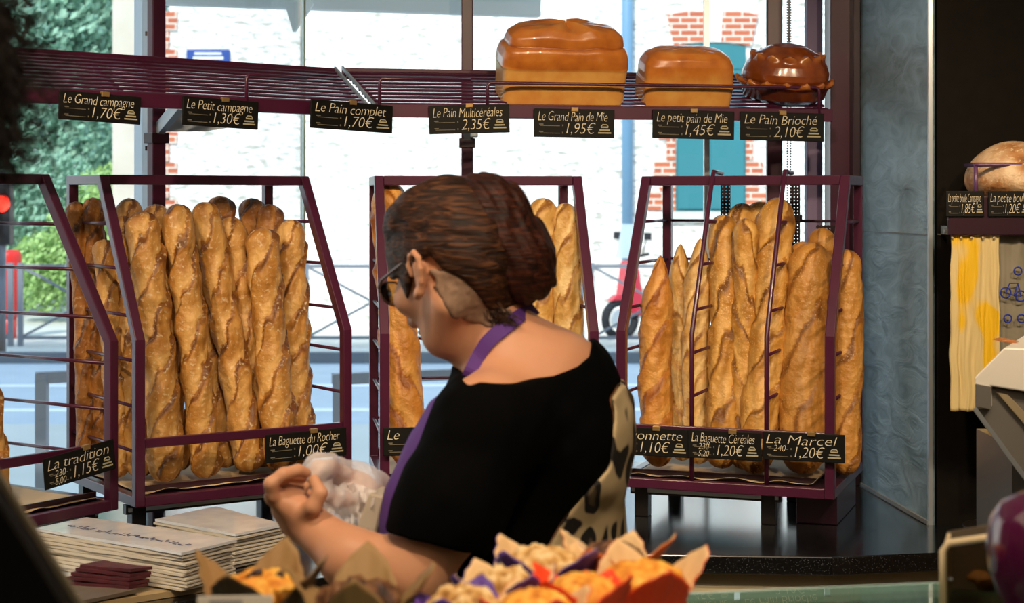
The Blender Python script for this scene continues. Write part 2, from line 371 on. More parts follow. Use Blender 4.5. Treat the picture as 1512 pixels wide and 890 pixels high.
# ================================================================== upper shelf
HS = .22; HB = .335; SDp = .30
def shelf(A, B, label, nsl=10, sk0=0., sk1=0.):
    A, B = Vector(A), Vector(B); d = (B-A); ln = d.length; th = math.atan2(d.y, d.x)
    r = empty('bread_shelf', (A.x, A.y, EYE+HS), (0, 0, th), label, 'shelf')
    MB().bar((0, 0, 0), (ln, 0, 0), .018, .034).build('front_rail', M['purple'], r, bevel=.002)
    MB().bar((sk0*SDp, SDp, HB-HS), (ln+sk1*SDp, SDp, HB-HS), .016, .030).build('back_rail', M['purple'], r, bevel=.002)
    tilt = (HB-HS)/SDp
    for i in range(nsl):
        y = .026+(SDp-.045)*i/(nsl-1)
        MB().bar((sk0*y, y, y*tilt+.008), (ln+sk1*y, y, y*tilt+.008), .012, .005, up=(0, -tilt, 1)).build('slat', M['purple'], r)
    for x, k in ((.03, sk0), (ln*.5, (sk0+sk1)/2), (ln-.012, sk1)):
        MB().bar((x, .01, -.006), (x+k*SDp, SDp, HB-HS-.012), .014, .008, up=(0, 0, 1)).build('cross_bar', M['purple_dark'], r)
    MB().bar((ln-.002 if sk1 else .002, .012, .016), ((ln+sk1*SDp-.002) if sk1 else sk0*SDp+.002, SDp, HB-HS+.016), .006, .008, up=(0, 0, 1)).build('end_strip', M['alu'], r)
    return r
SA, SB, SC = Vector((-1.36, 3.381)), Vector((-.363, 4.33)), Vector((.868, 4.60))
sh1 = shelf(SA, SB, 'empty slatted purple metal shelf section above the left racks', sk1=.4)
sh2 = shelf(SB+Vector((.010, .002)), SC, 'slatted purple metal shelf section carrying the three tall loaves', sk0=-.16)
# guard wires
def to_local(r, p): return r.matrix_basis.inverted() @ p
def guard(r, px0, px1, A, B, pyt, ends=(1, 1)):
    d = B-A; a = ray_plane(px0, pyt, A, d); b = ray_plane(px1, pyt, A, d)
    a, b = to_local(r, a), to_local(r, b); pts = []
    a.y = b.y = -.006; z = (a.z+b.z)/2
    if ends[0]: pts += [Vector((a.x, a.y, 0)), Vector((a.x, a.y, z-.01)), Vector((a.x+.003, a.y, z-.003))]
    pts += [Vector((a.x+.01, a.y, z)), Vector((b.x-.01, b.y, z))]
    if ends[1]: pts += [Vector((b.x-.003, b.y, z-.003)), Vector((b.x, b.y, z-.01)), Vector((b.x, b.y, 0))]
    MB().tube(pts, .0045, 8).build('guard_wire', M['purple'], r, smooth=True)
guard(sh2, 719, 1208, SB, SC, 126)
guard(sh2, 560, 700, SB, SC, 117, (1, 0))
guard(sh1, 362, 455, SA, SB, 113, (1, 0))
pt = to_local(sh1, ray_plane(527, 113, SA, SB-SA))
def post(px, Y, wd, label, z0=CT, rz=0, br=True):
    p = P(px, HY, Y); r = empty('support_post', (p.x, Y, z0), (0, 0, rz), label, 'post')
    MB().box((0, 0, (2.69-z0)/2), (wd, .03, 2.69-z0)).build('pole', M['purple'], r, bevel=.003)
    if br:
        z = EYE+.155-z0
        MB().box((0, -.0, z), (wd+.012, .045, .028)).build('collar', M['purple_dark'], r, bevel=.002)
        MB().bar((0, -.01, z+.02), (0, -.14, z+.10), .02, .03).build('bracket', M['alu'], r)
    return r
post(231, 4.50, .040, 'purple metal post at the left, beside the pale window frame', rz=.75)
post(690, 4.92, .034, 'purple metal post above the woman')
post(1143, 4.93, .045, 'purple metal post right of the teal shutters', br=False)
b_ = P(292, 185, 4.33)
MB().slab([P(224, 165, 4.6), P(322, 168, 4.6), P(342, 187, 4.6), P(300, 194, 4.6), P(224, 194, 4.6)], (0, .02, 0)).build('hook_plate', M['alu'])
o = bpy.data.objects['hook_plate']; tag(o, 'pale metal bracket plate behind the purple post at the left', 'bracket'); 
o = MB().box(P(700, 198, 4.88), (.022, .03, .018)).build('cable_clamp', M['alu'], bevel=.003); tag(o, 'small pale clamp on the purple post above the woman', 'clamp')
# ball chain in front of the right-hand window
ch = MB(); rr = random.Random(3)
def ball(b, c, r, n=6):
    b.lathe([(r*.05, -r), (r*.75, -r*.66), (r, 0), (r*.75, r*.66), (r*.05, r)], c, n)
for dx in (-.0045, .0045):
    z = 2.44
    while z > CT+.3:
        ball(ch, (P(1165, HY, 4.86).x+dx, 4.86, z), .0028); z -= .0075
ch.tube([(P(1165, HY, 4.86).x, 4.86, 2.44), (P(1165, HY, 4.86).x, 4.86, 2.05)], .003)
tag(ch.build('blind_chain', M['silver'], smooth=True), 'thin beaded blind chain hanging beside the right purple post', 'chain')
# ================================================================== outside
GZ = -.15
M['asphalt'] = mat('pale_asphalt', '#c6cfd5', .8, noise=(3, '#b7c1c9', .8), coord='Object')
M['paving'] = mat('pale_paving', '#d6d5cd', .85, noise=(1.5, '#c3c4bb', .8))
M['paint'] = mat('white_road_paint', '#f2f4f4', .7)
M['kerb'] = mat('grey_kerbstone', '#6d7278', .8, bump=(20, .3))
def ground(name, y0, y1, z, m, x0=-22, x1=22): return struct(MB().box(((x0+x1)/2, (y0+y1)/2, z-.05), (x1-x0, y1-y0, .1)).build(name, m))
ground('ground_pavement_near', 5.25, 13.4, GZ+.0, M['paving'])
ground('ground_road', 13.4, 19.0, GZ-.06, M['asphalt'])
ground('ground_pavement_far', 19.0, 60, GZ, M['paving'], -40, 40)
MB().box((0, 18.93, GZ-.02), (44, .14, .16)).build('kerbstone', M['kerb']); tag(bpy.data.objects['kerbstone'], 'long grey kerb on the far side of the road', 'kerb')
rm = MB()
for y in (14.7, 16.6): rm.add([(-22, y-.25, GZ-.058), (22, y+.2, GZ-.058), (22, y+.42, GZ-.058), (-22, y-.03, GZ-.058)], [(0, 1, 2, 3)])
tag(rm.build('road_line', M['paint']), 'pair of white lines painted along the road', 'road marking')
zb = MB()
for i in range(7):
    y = 14.0+i*.72; x = -5.35-i*.13
    zb.add([(x-.9, y, GZ-.057), (x+.35, y, GZ-.057), (x+.35, y+.36, GZ-.057), (x-.9, y+.36, GZ-.057)], [(0, 1, 2, 3)])
tag(zb.build('zebra_crossing', M['paint']), 'white zebra crossing stripes on the road at the left', 'road marking')
# upper floors of the shop's own building: it shades the near pavement
struct(MB().box((0, 5.25, 8.6), (26, .25, 11.6)).build('wall_shop_front_upper', M['ceil']))
struct(MB().box((-8.2, 4.9, 1.32), (11.4, .3, 2.95)).build('wall_shop_front_left', M['ceil']))
struct(MB().box((7.7, 4.98, 1.32), (10.2, .3, 2.95)).build('wall_shop_front_right', M['ceil']))

# ---- stone house opposite
def stone_x(m, n, l, b, t):
    mp = n.new('ShaderNodeMapping'); mp.inputs['Scale'].default_value = (1.6, 1, 4.6); l.new(t.outputs['Object'], mp.inputs[0])
    v = n.new('ShaderNodeTexVoronoi'); v.feature = 'DISTANCE_TO_EDGE'; v.inputs['Scale'].default_value = 1.5; v.inputs['Randomness'].default_value = .9
    nz = n.new('ShaderNodeTexNoise'); nz.inputs['Scale'].default_value = 4; nz.inputs['Detail'].default_value = 5; nz.inputs['Distortion'].default_value = .5
    l.new(mp.outputs[0], v.inputs['Vector']); l.new(mp.outputs[0], nz.inputs['Vector'])
    r = n.new('ShaderNodeValToRGB'); r.color_ramp.elements[0].position = .36; r.color_ramp.elements[0].color = L('#bdbab0'); r.color_ramp.elements[1].position = .5; r.color_ramp.elements[1].color = L('#f6f5f0')  # grey noise patches paint the rubble's small shadows into its colour
    l.new(nz.outputs['Fac'], r.inputs[0]); l.new(r.outputs[0], b.inputs['Base Color'])
    ad = n.new('ShaderNodeMath'); ad.operation = 'ADD'; l.new(v.outputs['Distance'], ad.inputs[0]); l.new(nz.outputs['Fac'], ad.inputs[1])
    bp = n.new('ShaderNodeBump'); bp.inputs['Strength'].default_value = .7; bp.inputs['Distance'].default_value = .04
    l.new(ad.outputs[0], bp.inputs['Height']); l.new(bp.outputs[0], b.inputs['Normal'])
M['stone'] = mat('whitewashed_rubble_stone', '#efede6', .9, extra=stone_x)
def brick_x(m, n, l, b, t):
    br = n.new('ShaderNodeTexBrick'); br.inputs['Color1'].default_value = L('#c9714f'); br.inputs['Color2'].default_value = L('#b55f45'); br.inputs['Mortar'].default_value = L('#ddd2c4')
    br.inputs['Scale'].default_value = 1.; br.inputs['Brick Width'].default_value = .24; br.inputs['Row Height'].default_value = .085; br.inputs['Mortar Size'].default_value = .012
    mp = n.new('ShaderNodeMapping'); mp.inputs['Rotation'].default_value = (PI/2, 0, 0); l.new(t.outputs['Object'], mp.inputs[0]); l.new(mp.outputs[0], br.inputs['Vector']); l.new(br.outputs['Color'], b.inputs['Base Color'])
M['brick'] = mat('red_brick', '#c06a4c', .85, extra=brick_x)
M['teal'] = mat('teal_painted_shutter', '#2f7c86', .6)
FYY = 23.0
def px3(px, py, Y=FYY): p = P(px, py, Y); return (p.x, p.z)
def frect(mb, px0, py0, px1, py1, y0, y1):
    a = px3(px0, py0); b = px3(px1, py1)
    return mb.box(((a[0]+b[0])/2, (y0+y1)/2, (a[1]+b[1])/2), (abs(b[0]-a[0]), y1-y0, abs(a[1]-b[1])))
house = empty('stone_house', (0, FYY, GZ), label='whitewashed stone house with brick quoins across the street', cat='building')
def hb(mb, name, m, **k):
    o = mb.build(name, m, house, **k); o.location = (0, -FYY, -GZ); return o
wl = MB(); a = px3(250, 0)
wl.box(((a[0]+14)/2, FYY+.25, 4.4), (14-a[0], .5, 9.1)); hb(wl, 'wall', M['stone'])
for (y0, y1, x1) in ((-70, -45, 268), (-30, -5, 260), (18, 45, 262), (46, 72, 250), (73, 90, 262), (92, 190, 249), (195, 212, 262), (213, 238, 250), (240, 258, 262), (262, 292, 250), (295, 318, 262), (322, 350, 250), (352, 380, 262), (382, 410, 250), (412, 440, 262)):
    q = MB(); frect(q, 244, y0, x1, y1, FYY-.03, FYY+.2); hb(q, 'brick_quoin', M['brick'])
for sgn in (0, 1):
    rows = [(180, 205, 24), (206, 236, 12), (238, 262, 30), (264, 282, 22), (283, 310, 40), (100, 125, 8)]
    for y0, y1, e in rows:
        q = MB()
        if sgn == 0: frect(q, 996-e, y0, 997, y1, FYY-.03, FYY+.1)
        else: frect(q, 1101, y0, 1102+e*.8, y1, FYY-.03, FYY+.1)
        hb(q, 'brick_jamb', M['brick'])
q = MB()
C_ = px3(1052, 330); R0, R1 = px3(1052, 62)[1]-C_[1], px3(1052, 15)[1]-C_[1]
def arc(a0, a1, n):
    vs = []
    for i in range(n+1):
        a = a0+(a1-a0)*i/n
        for R_ in (R0, R1):
            for y in (FYY-.05, FYY+.15): vs.append((C_[0]+R_*math.sin(a), y, C_[1]+R_*math.cos(a)))
    fs = []
    for i in range(n):
        k = 4*i; fs += [(k, k+4, k+6, k+2), (k+1, k+3, k+7, k+5), (k, k+1, k+5, k+4), (k+2, k+6, k+7, k+3)]
    fs += [(0, 2, 3, 1), (4*n, 4*n+1, 4*n+3, 4*n+2)]
    return vs, fs
for a0, a1 in ((-.215, -.035), (.045, .215)):
    q = MB(); q.add(*arc(a0, a1, 8)); hb(q, 'brick_arch', M['brick'])
q = MB(); q.add(*arc(-.035, .045, 3)); hb(q, 'keystone', mat('white_stone', '#f0eee8', .9))
q = MB(); z0 = px3(1, 312)[1]; pts = []
x0, x1 = px3(997, 0)[0], px3(1101, 0)[0]
for i in range(13):
    a = -.19+.38*i/12; pts.append((C_[0]+(R0)*math.sin(a)*1.0, FYY-.02, C_[1]+(R0-.02)*math.cos(a)))
pts = [(x0, FYY-.02, z0)]+[(min(max(p[0], x0), x1), p[1], p[2]) for p in pts]+[(x1, FYY-.02, z0)]
q.slab(pts, (0, .06, 0)); hb(q, 'window_recess', M['teal'])
for xa, xb in ((1000, 1041), (1049, 1098)):
    q = MB(); frect(q, xa, 92, xb, 308, FYY-.055, FYY-.025)
    for k in range(10): frect(q, xa+4, 98+k*8, xb-4, 102+k*8, FYY-.07, FYY-.05)
    hb(q, 'shutter', M['teal'])
q = MB(); frect(q, 988, 312, 1110, 324, FYY-.1, FYY+.05); hb(q, 'sill', M['paving'])
q = MB(); p = P(926, 0, FYY-.12); q.tube([(p.x, FYY-.12, 7), (p.x, FYY-.12, GZ+.1)], .075, 10); dp = MB()
tag(q.build('drain_pipe', mat('blue_grey_pipe', '#6f98b8', .5), smooth=True), 'blue-grey drain pipe down the stone house wall', 'pipe')
sg = empty('street_name_sign', (0, 0, 0), label='small blue enamel street name sign on the stone house', cat='sign')
q = MB(); frect(q, 276, 73, 340, 100, FYY-.05, FYY-.02); q.build('plate', mat('blue_enamel', '#2f4f9a', .3), sg, bevel=.01)
q = MB(); frect(q, 288, 78, 328, 81, FYY-.056, FYY-.05); frect(q, 286, 84, 331, 88, FYY-.056, FYY-.05); q.build('marking', M['paint'], sg)
# garden wall pillar at the left of the house
q = MB(); a = px3(172, 0); b = px3(206, 0); q.box(((a[0]+b[0])/2, FYY, 4.2), (b[0]-a[0], .5, 8.7)); q.box(((a[0]+b[0])/2, FYY, 8.6), (b[0]-a[0]+.15, .6, .14))
tag(q.build('gate_pillar', mat('cream_render', '#d9d2c4', .9, noise=(2, '#c3b8a6', .8)), bevel=.02), 'tall pale rendered pillar between the trees and the stone house', 'pillar')

# ---- trees and bushes
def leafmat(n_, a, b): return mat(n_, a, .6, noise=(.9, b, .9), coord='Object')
def foliage(name, blobs, n, size, m, seed, parent=None):
    rn = random.Random(seed); vs = []; fs = []
    for i in range(n):
        c, r = rn.choice(blobs); v = Vector((rn.gauss(0, 1), rn.gauss(0, 1), rn.gauss(0, 1))).normalized()*(rn.random()**.4)
        p = Vector((c[0]+v.x*r[0], c[1]+v.y*r[1], c[2]+v.z*r[2])); s = size*(.6+rn.random()*.8)
        a = Vector((rn.gauss(0, 1), rn.gauss(0, 1), rn.gauss(0, 1))).normalized(); b = a.orthogonal().normalized(); cc = a.cross(b)
        k = len(vs); vs += [p-b*s, p+cc*s*.5, p+b*s, p-cc*s*.5+a*s*.2]; fs.append((k, k+1, k+2, k+3))
    mb = MB(); mb.v = [tuple(v) for v in vs]; mb.f = fs; return mb.build(name, m, parent)
def tree(label, x, y, h, blobs, n, size, m, seed, name='leafy_tree', cat='tree'):
    r = empty(name, (x, y, GZ), label=label, cat=cat)
    f = foliage('foliage', blobs, n, size, m, seed, r)
    tk = MB(); tk.tube([(0, 0, 0), (.05, 0, h*.4), (-.05, .05, h*.7)], [.16*h/6, .12*h/6, .06*h/6], 10)
    for a in range(5):
        tk.tube([(0, 0, h*.4), (math.cos(a*1.3)*h*.12, math.sin(a*1.3)*h*.12, h*.62), (math.cos(a*1.3)*h*.2, math.sin(a*1.3)*h*.2, h*.75)], [.06*h/6, .04*h/6, .02*h/6], 6)
    tk.build('trunk', mat('bark', '#4a3d31', .9), r, smooth=True)
g1, g2, g3 = leafmat('tree_leaves', '#a9d0b6', '#7fae96'), leafmat('dark_leaves', '#86b39c', '#5f907c'), leafmat('light_leaves', '#bcd98c', '#8ab56c')  # pale tones: haze over the greenery is mixed into the leaf colours
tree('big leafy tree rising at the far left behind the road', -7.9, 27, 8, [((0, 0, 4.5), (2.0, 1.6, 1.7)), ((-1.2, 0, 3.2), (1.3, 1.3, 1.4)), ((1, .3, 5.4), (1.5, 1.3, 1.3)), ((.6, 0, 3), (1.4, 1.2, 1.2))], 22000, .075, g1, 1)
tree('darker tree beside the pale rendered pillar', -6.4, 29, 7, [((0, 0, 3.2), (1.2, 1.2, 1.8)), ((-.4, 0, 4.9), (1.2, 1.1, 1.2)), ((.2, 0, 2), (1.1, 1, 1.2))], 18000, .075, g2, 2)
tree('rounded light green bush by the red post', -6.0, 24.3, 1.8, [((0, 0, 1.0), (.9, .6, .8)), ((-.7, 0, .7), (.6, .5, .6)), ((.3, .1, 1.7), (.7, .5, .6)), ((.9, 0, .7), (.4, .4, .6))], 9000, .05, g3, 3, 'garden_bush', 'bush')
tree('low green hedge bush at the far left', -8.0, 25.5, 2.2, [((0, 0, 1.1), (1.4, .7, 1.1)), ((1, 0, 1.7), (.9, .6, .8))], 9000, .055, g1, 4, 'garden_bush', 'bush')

# ---- railing along the far pavement
rl = empty('street_railing', (0, 20.4, GZ), label='grey metal railing with crossed bars along the far pavement', cat='railing')
mr = mat('grey_painted_railing', '#7b7f88', .5)
p0 = P(452, 0, 20.4).x; wd = P(870, 0, 20.4).x-p0
for k in range(-3, 3):
    x0, x1 = p0+k*1.72, p0+k*1.72+1.6
    q = MB(); H_ = .96
    q.bar((x0, 0, H_), (x1, 0, H_), .045); q.bar((x0, 0, .1), (x1, 0, .1), .04)
    q.bar((x0, 0, .1), (x1, 0, H_), .03); q.bar((x0, 0, H_), (x1, 0, .1), .03); q.build('cross_panel', mr, rl)
    for x in (x0, x1): MB().bar((x, 0, 0), (x, 0, 1.0), .06).build('post', mr, rl)
# ---- red pillar post and traffic light
q = MB(); p = P(13, 0, 21.5); q.lathe([(.14, 0), (.16, .02), (.16, .75), (.155, .80), (.12, .84)], (p.x, 21.5, GZ+.28), 20)
q.lathe([(.10, 0), (.10, .3)], (p.x, 21.5, GZ), 12)
tag(q.build('red_bollard', mat('bright_red_paint', '#e02a22', .4), smooth=True), 'bright red rounded post at the left beyond the road', 'post')
tl = empty('traffic_light', (P(-30, 0, 18.6).x, 19.4, GZ), label='traffic signal showing red at the left edge', cat='traffic light')
MB().tube([(0, 0, 0), (0, 0, 2.1)], .05, 10).build('pole', mr, tl, smooth=True)
MB().box((0, 0, 1.62), (.24, .2, .75)).build('housing', mat('black_plastic', '#15171a', .5), tl, bevel=.02)
q = MB(); q.tube([(.03, -.11, 1.72), (.03, -.13, 1.72)], .095, 20); q.build('red_lamp', mat('red_signal_lamp', '#ff2a20', .3, emis=('#ff3322', 5)), tl)
# ---- hoop barriers on the near pavement
def hoop(label, pxa, pxb, Y, pyt, brace=False):
    a, b = P(pxa, pyt, Y), P(pxb, pyt, Y+.25); r = empty('hoop_barrier', (a.x, a.y, GZ), label=label, cat='barrier')
    H_ = a.z-GZ; dx, dy = b.x-a.x, b.y-a.y
    q = MB(); q.bar((0, 0, 0), (0, 0, H_), .05); q.bar((dx, dy, 0), (dx, dy, H_), .05); q.bar((-.025, 0, H_-.02), (dx+.02, dy, H_-.02), .06, .05)
    if brace: q.bar((dx*.1, dy*.1, .25), (dx*.95, dy*.95, H_-.06), .05)
    q.bar((0, 0, .35), (dx, dy, .35), .03); q.build('frame', mr, r)
hoop('grey square hoop barrier seen through the left rack', 62, 235, 7.6, 551)
hoop('grey hoop barrier with sloping brace seen beside the woman', 500, 694, 7.8, 553, True)
# ---- red scooter parked beyond the railing
sc = empty('red_scooter', (P(955, 0, 21.8).x, 21.6, GZ), (0, 0, .5), 'red motor scooter parked against the stone house wall', 'scooter')
blk = mat('tyre_rubber', '#1b1e26', .8); redp = mat('glossy_red_paint', '#c2213a', .25, coat=.5)
for x in (-.42, .62):
    q = MB(); ring = [(math.cos(a*PI/10)*.22+x, 0, .25+math.sin(a*PI/10)*.22) for a in range(21)]; q.tube(ring, .055, 8); q.build('tyre', blk, sc, smooth=True)
    q = MB(); q.tube([(x, -.03, .25), (x, .03, .25)], .13, 14); q.build('rim', M['silver'], sc)
q = MB(); q.slab([(-.30, -.14, .30), (-.10, -.14, .28), (.15, -.14, .28), (.5, -.14, .38), (.85, -.14, .62), (.80, -.14, .78), (.2, -.14, .72), (.1, -.14, .42), (-.12, -.14, .42), (-.22, -.14, .98), (-.34, -.14, 1.0), (-.42, -.14, .55)], (0, .28, 0)); q.build('body', redp, sc, bevel=.05, seg=3)
q = MB(); q.slab([(-.6, -.07, .48), (-.25, -.07, .5), (-.3, -.07, .56), (-.5, -.07, .56)], (0, .14, 0)); q.build('mudguard', redp, sc, bevel=.02)
q = MB(); q.box((.45, 0, .82), (.66, .24, .1)); q.build('seat', blk, sc, bevel=.04, seg=3)
q = MB(); q.tube([(-.2, -.32, 1.08), (-.26, 0, 1.02), (-.2, .32, 1.08)], .018, 8); q.tube([(-.26, 0, 1.02), (-.42, 0, .25)], .03, 8); q.build('handlebar', blk, sc, smooth=True)
q = MB(); q.slab([(-.36, -.2, 1.02), (-.24, -.22, 1.45), (-.24, .22, 1.45), (-.36, .2, 1.02)], (-.01, 0, .0)); q.build('windscreen', mat('pale_windscreen', '#c5d6de', .15, alpha=.6), sc)
for s_ in (-1, 1):
    q = MB(); q.tube([(-.24, .25*s_, 1.08), (-.24, .33*s_, 1.26)], .008, 6); q.box((-.24, .36*s_, 1.3), (.03, .13, .09)); q.build('mirror', blk, sc, bevel=.01)
# ---- dry leaves along the kerb
lv = MB(); rn = random.Random(8)
for i in range(900):
    x = rn.gauss(0, 1)*.5+rn.choice([-1.0, 1.35, 1.6, -5.5, .4, 3.2]); y = 19.0+abs(rn.gauss(0, .18)); s = .03+rn.random()*.03; a = rn.random()*6.3
    lv.add([(x+s*math.cos(a+k*PI/2), y+s*math.sin(a+k*PI/2), GZ+.006+.02*rn.random()) for k in range(4)], [(0, 1, 2, 3)])
tag(lv.build('dry_leaves', mat('dry_leaf', '#c08a4a', .8)), 'scattered dry brown leaves along the far kerb', 'leaves', kind='stuff')
# ---- awning outside above the window
aw = empty('shop_awning', (0, 0, 0), label='pale blue awning edge outside above the shop window', cat='awning')
ma = mat('pale_awning_cloth', '#cfd9dd', .8)
a0, a1 = P(200, 8, 5.95), P(797, 27, 6.45)
q = MB(); q.bar((a0.x, a0.y, a0.z+.045), (a1.x, a1.y, a1.z+.045), .04, .085); q.build('front_bar', ma, aw, bevel=.008)
q = MB(); q.add([(a0.x, a0.y, a0.z+.09), (a1.x-.06, a1.y, a1.z+.09), (a1.x-.06, 5.12, 2.98), (a0.x, 5.12, 2.98)], [(0, 1, 2, 3), (3, 2, 1, 0)]); q.build('canopy', ma, aw)
q = MB(); e = P(432, 46, 6.0); q.slab([P(420, 4, 6.0), P(456, -6, 6.0), P(462, 6, 6.0), e+Vector((.008, 0, 0)), e], (0, .03, 0))
q.bar(P(440, -2, 6.0), (P(440, 0, 6.0).x+.12, 5.12, 2.9), .03, .03); q.build('folding_arm', ma, aw)
# ================================================================== breads
def crust_mat(name, dark, mid, light, flour=0., seeds=0., rough=.5, cell=0.):
    m = bpy.data.materials.new(name); m.use_nodes = True; n = m.node_tree.nodes; l = m.node_tree.links; b = n['Principled BSDF']
    t = n.new('ShaderNodeTexCoord'); at = n.new('ShaderNodeAttribute'); at.attribute_name = 'crust'
    nz = n.new('ShaderNodeTexNoise'); nz.inputs['Scale'].default_value = 26; nz.inputs['Detail'].default_value = 6; l.new(t.outputs['Object'], nz.inputs['Vector'])
    ma = n.new('ShaderNodeMath'); ma.operation = 'MULTIPLY_ADD'; ma.inputs[1].default_value = .55; l.new(nz.outputs['Fac'], ma.inputs[0])
    sb = n.new('ShaderNodeMath'); sb.operation = 'SUBTRACT'; sb.inputs[1].default_value = .27; l.new(at.outputs['Fac'], sb.inputs[0]); l.new(sb.outputs[0], ma.inputs[2])
    r = n.new('ShaderNodeValToRGB'); e = r.color_ramp.elements; e[0].position = .12; e[0].color = L(dark); e[1].position = .85; e[1].color = L(light)
    k = e.new(.46); k.color = L(mid); l.new(ma.outputs[0], r.inputs[0]); col = r.outputs[0]
    def mixin(col, fac, c):
        mx = n.new('ShaderNodeMix'); mx.data_type = 'RGBA'; l.new(fac, mx.inputs[0]); l.new(col, mx.inputs[6]); mx.inputs[7].default_value = L(c); return mx.outputs[2]
    def mask(scale, lo, hi, kind='noise', inv=False):
        x = n.new('ShaderNodeTexNoise') if kind == 'noise' else n.new('ShaderNodeTexVoronoi'); x.inputs['Scale'].default_value = scale
        if kind == 'noise': x.inputs['Detail'].default_value = 4
        l.new(t.outputs['Object'], x.inputs['Vector']); rr = n.new('ShaderNodeMapRange'); rr.inputs[1].default_value = lo; rr.inputs[2].default_value = hi
        l.new(x.outputs['Fac' if kind == 'noise' else 'Distance'], rr.inputs[0]); return rr.outputs[0]
    if flour:
        fm = mask(110, .57, .70); mm = n.new('ShaderNodeMath'); mm.operation = 'MULTIPLY'; mm.inputs[1].default_value = flour; l.new(fm, mm.inputs[0])
        col = mixin(col, mm.outputs[0], '#e3cfa6')
    if seeds:
        sm = mask(150, .30, .18, 'vor'); mm = n.new('ShaderNodeMath'); mm.operation = 'MULTIPLY'; mm.inputs[1].default_value = seeds; l.new(sm, mm.inputs[0])
        sm2 = mask(12, .45, .6); m3 = n.new('ShaderNodeMath'); m3.operation = 'MULTIPLY'; l.new(mm.outputs[0], m3.inputs[0]); l.new(sm2, m3.inputs[1])
        col = mixin(col, m3.outputs[0], '#e0b878')
    l.new(col, b.inputs['Base Color']); b.inputs['Roughness'].default_value = rough
    nb = n.new('ShaderNodeTexNoise'); nb.inputs['Scale'].default_value = 60; nb.inputs['Detail'].default_value = 5; l.new(t.outputs['Object'], nb.inputs['Vector'])
    bp = n.new('ShaderNodeBump'); bp.inputs['Strength'].default_value = .8; bp.inputs['Distance'].default_value = .006; l.new(nb.outputs['Fac'], bp.inputs['Height']); l.new(bp.outputs[0], b.inputs['Normal'])
    return m
M['rocher'] = crust_mat('rustic_crust', '#6a3d14', '#b07830', '#d8a962', flour=.6)
M['rocher_dark'] = crust_mat('dark_rustic_crust', '#57300f', '#915921', '#b57b3a', flour=.3)
M['trad'] = crust_mat('golden_crust', '#8a5a22', '#c4954a', '#e2c184', flour=.25)
M['cereal'] = crust_mat('seeded_crust', '#74481a', '#b9812f', '#d9a95c', flour=.2, seeds=.9)
M['marcel'] = crust_mat('dense_crust', '#7c4c18', '#b57b30', '#c99348', flour=.15, seeds=.5)
M['orange'] = crust_mat('orange_crust', '#8a4d14', '#b8772a', '#d39a4c', flour=.1)
def set_attr(me, vals):
    a = me.color_attributes.new('crust', 'FLOAT_COLOR', 'POINT')
    arr = np.ones((len(me.vertices), 4), 'f'); arr[:, 0] = arr[:, 1] = arr[:, 2] = np.clip(vals, 0, 1); a.data.foreach_set('color', arr.ravel())
def sstep(a, b, x): t = max(0, min(1, (x-a)/(b-a))); return t*t*(3-2*t)
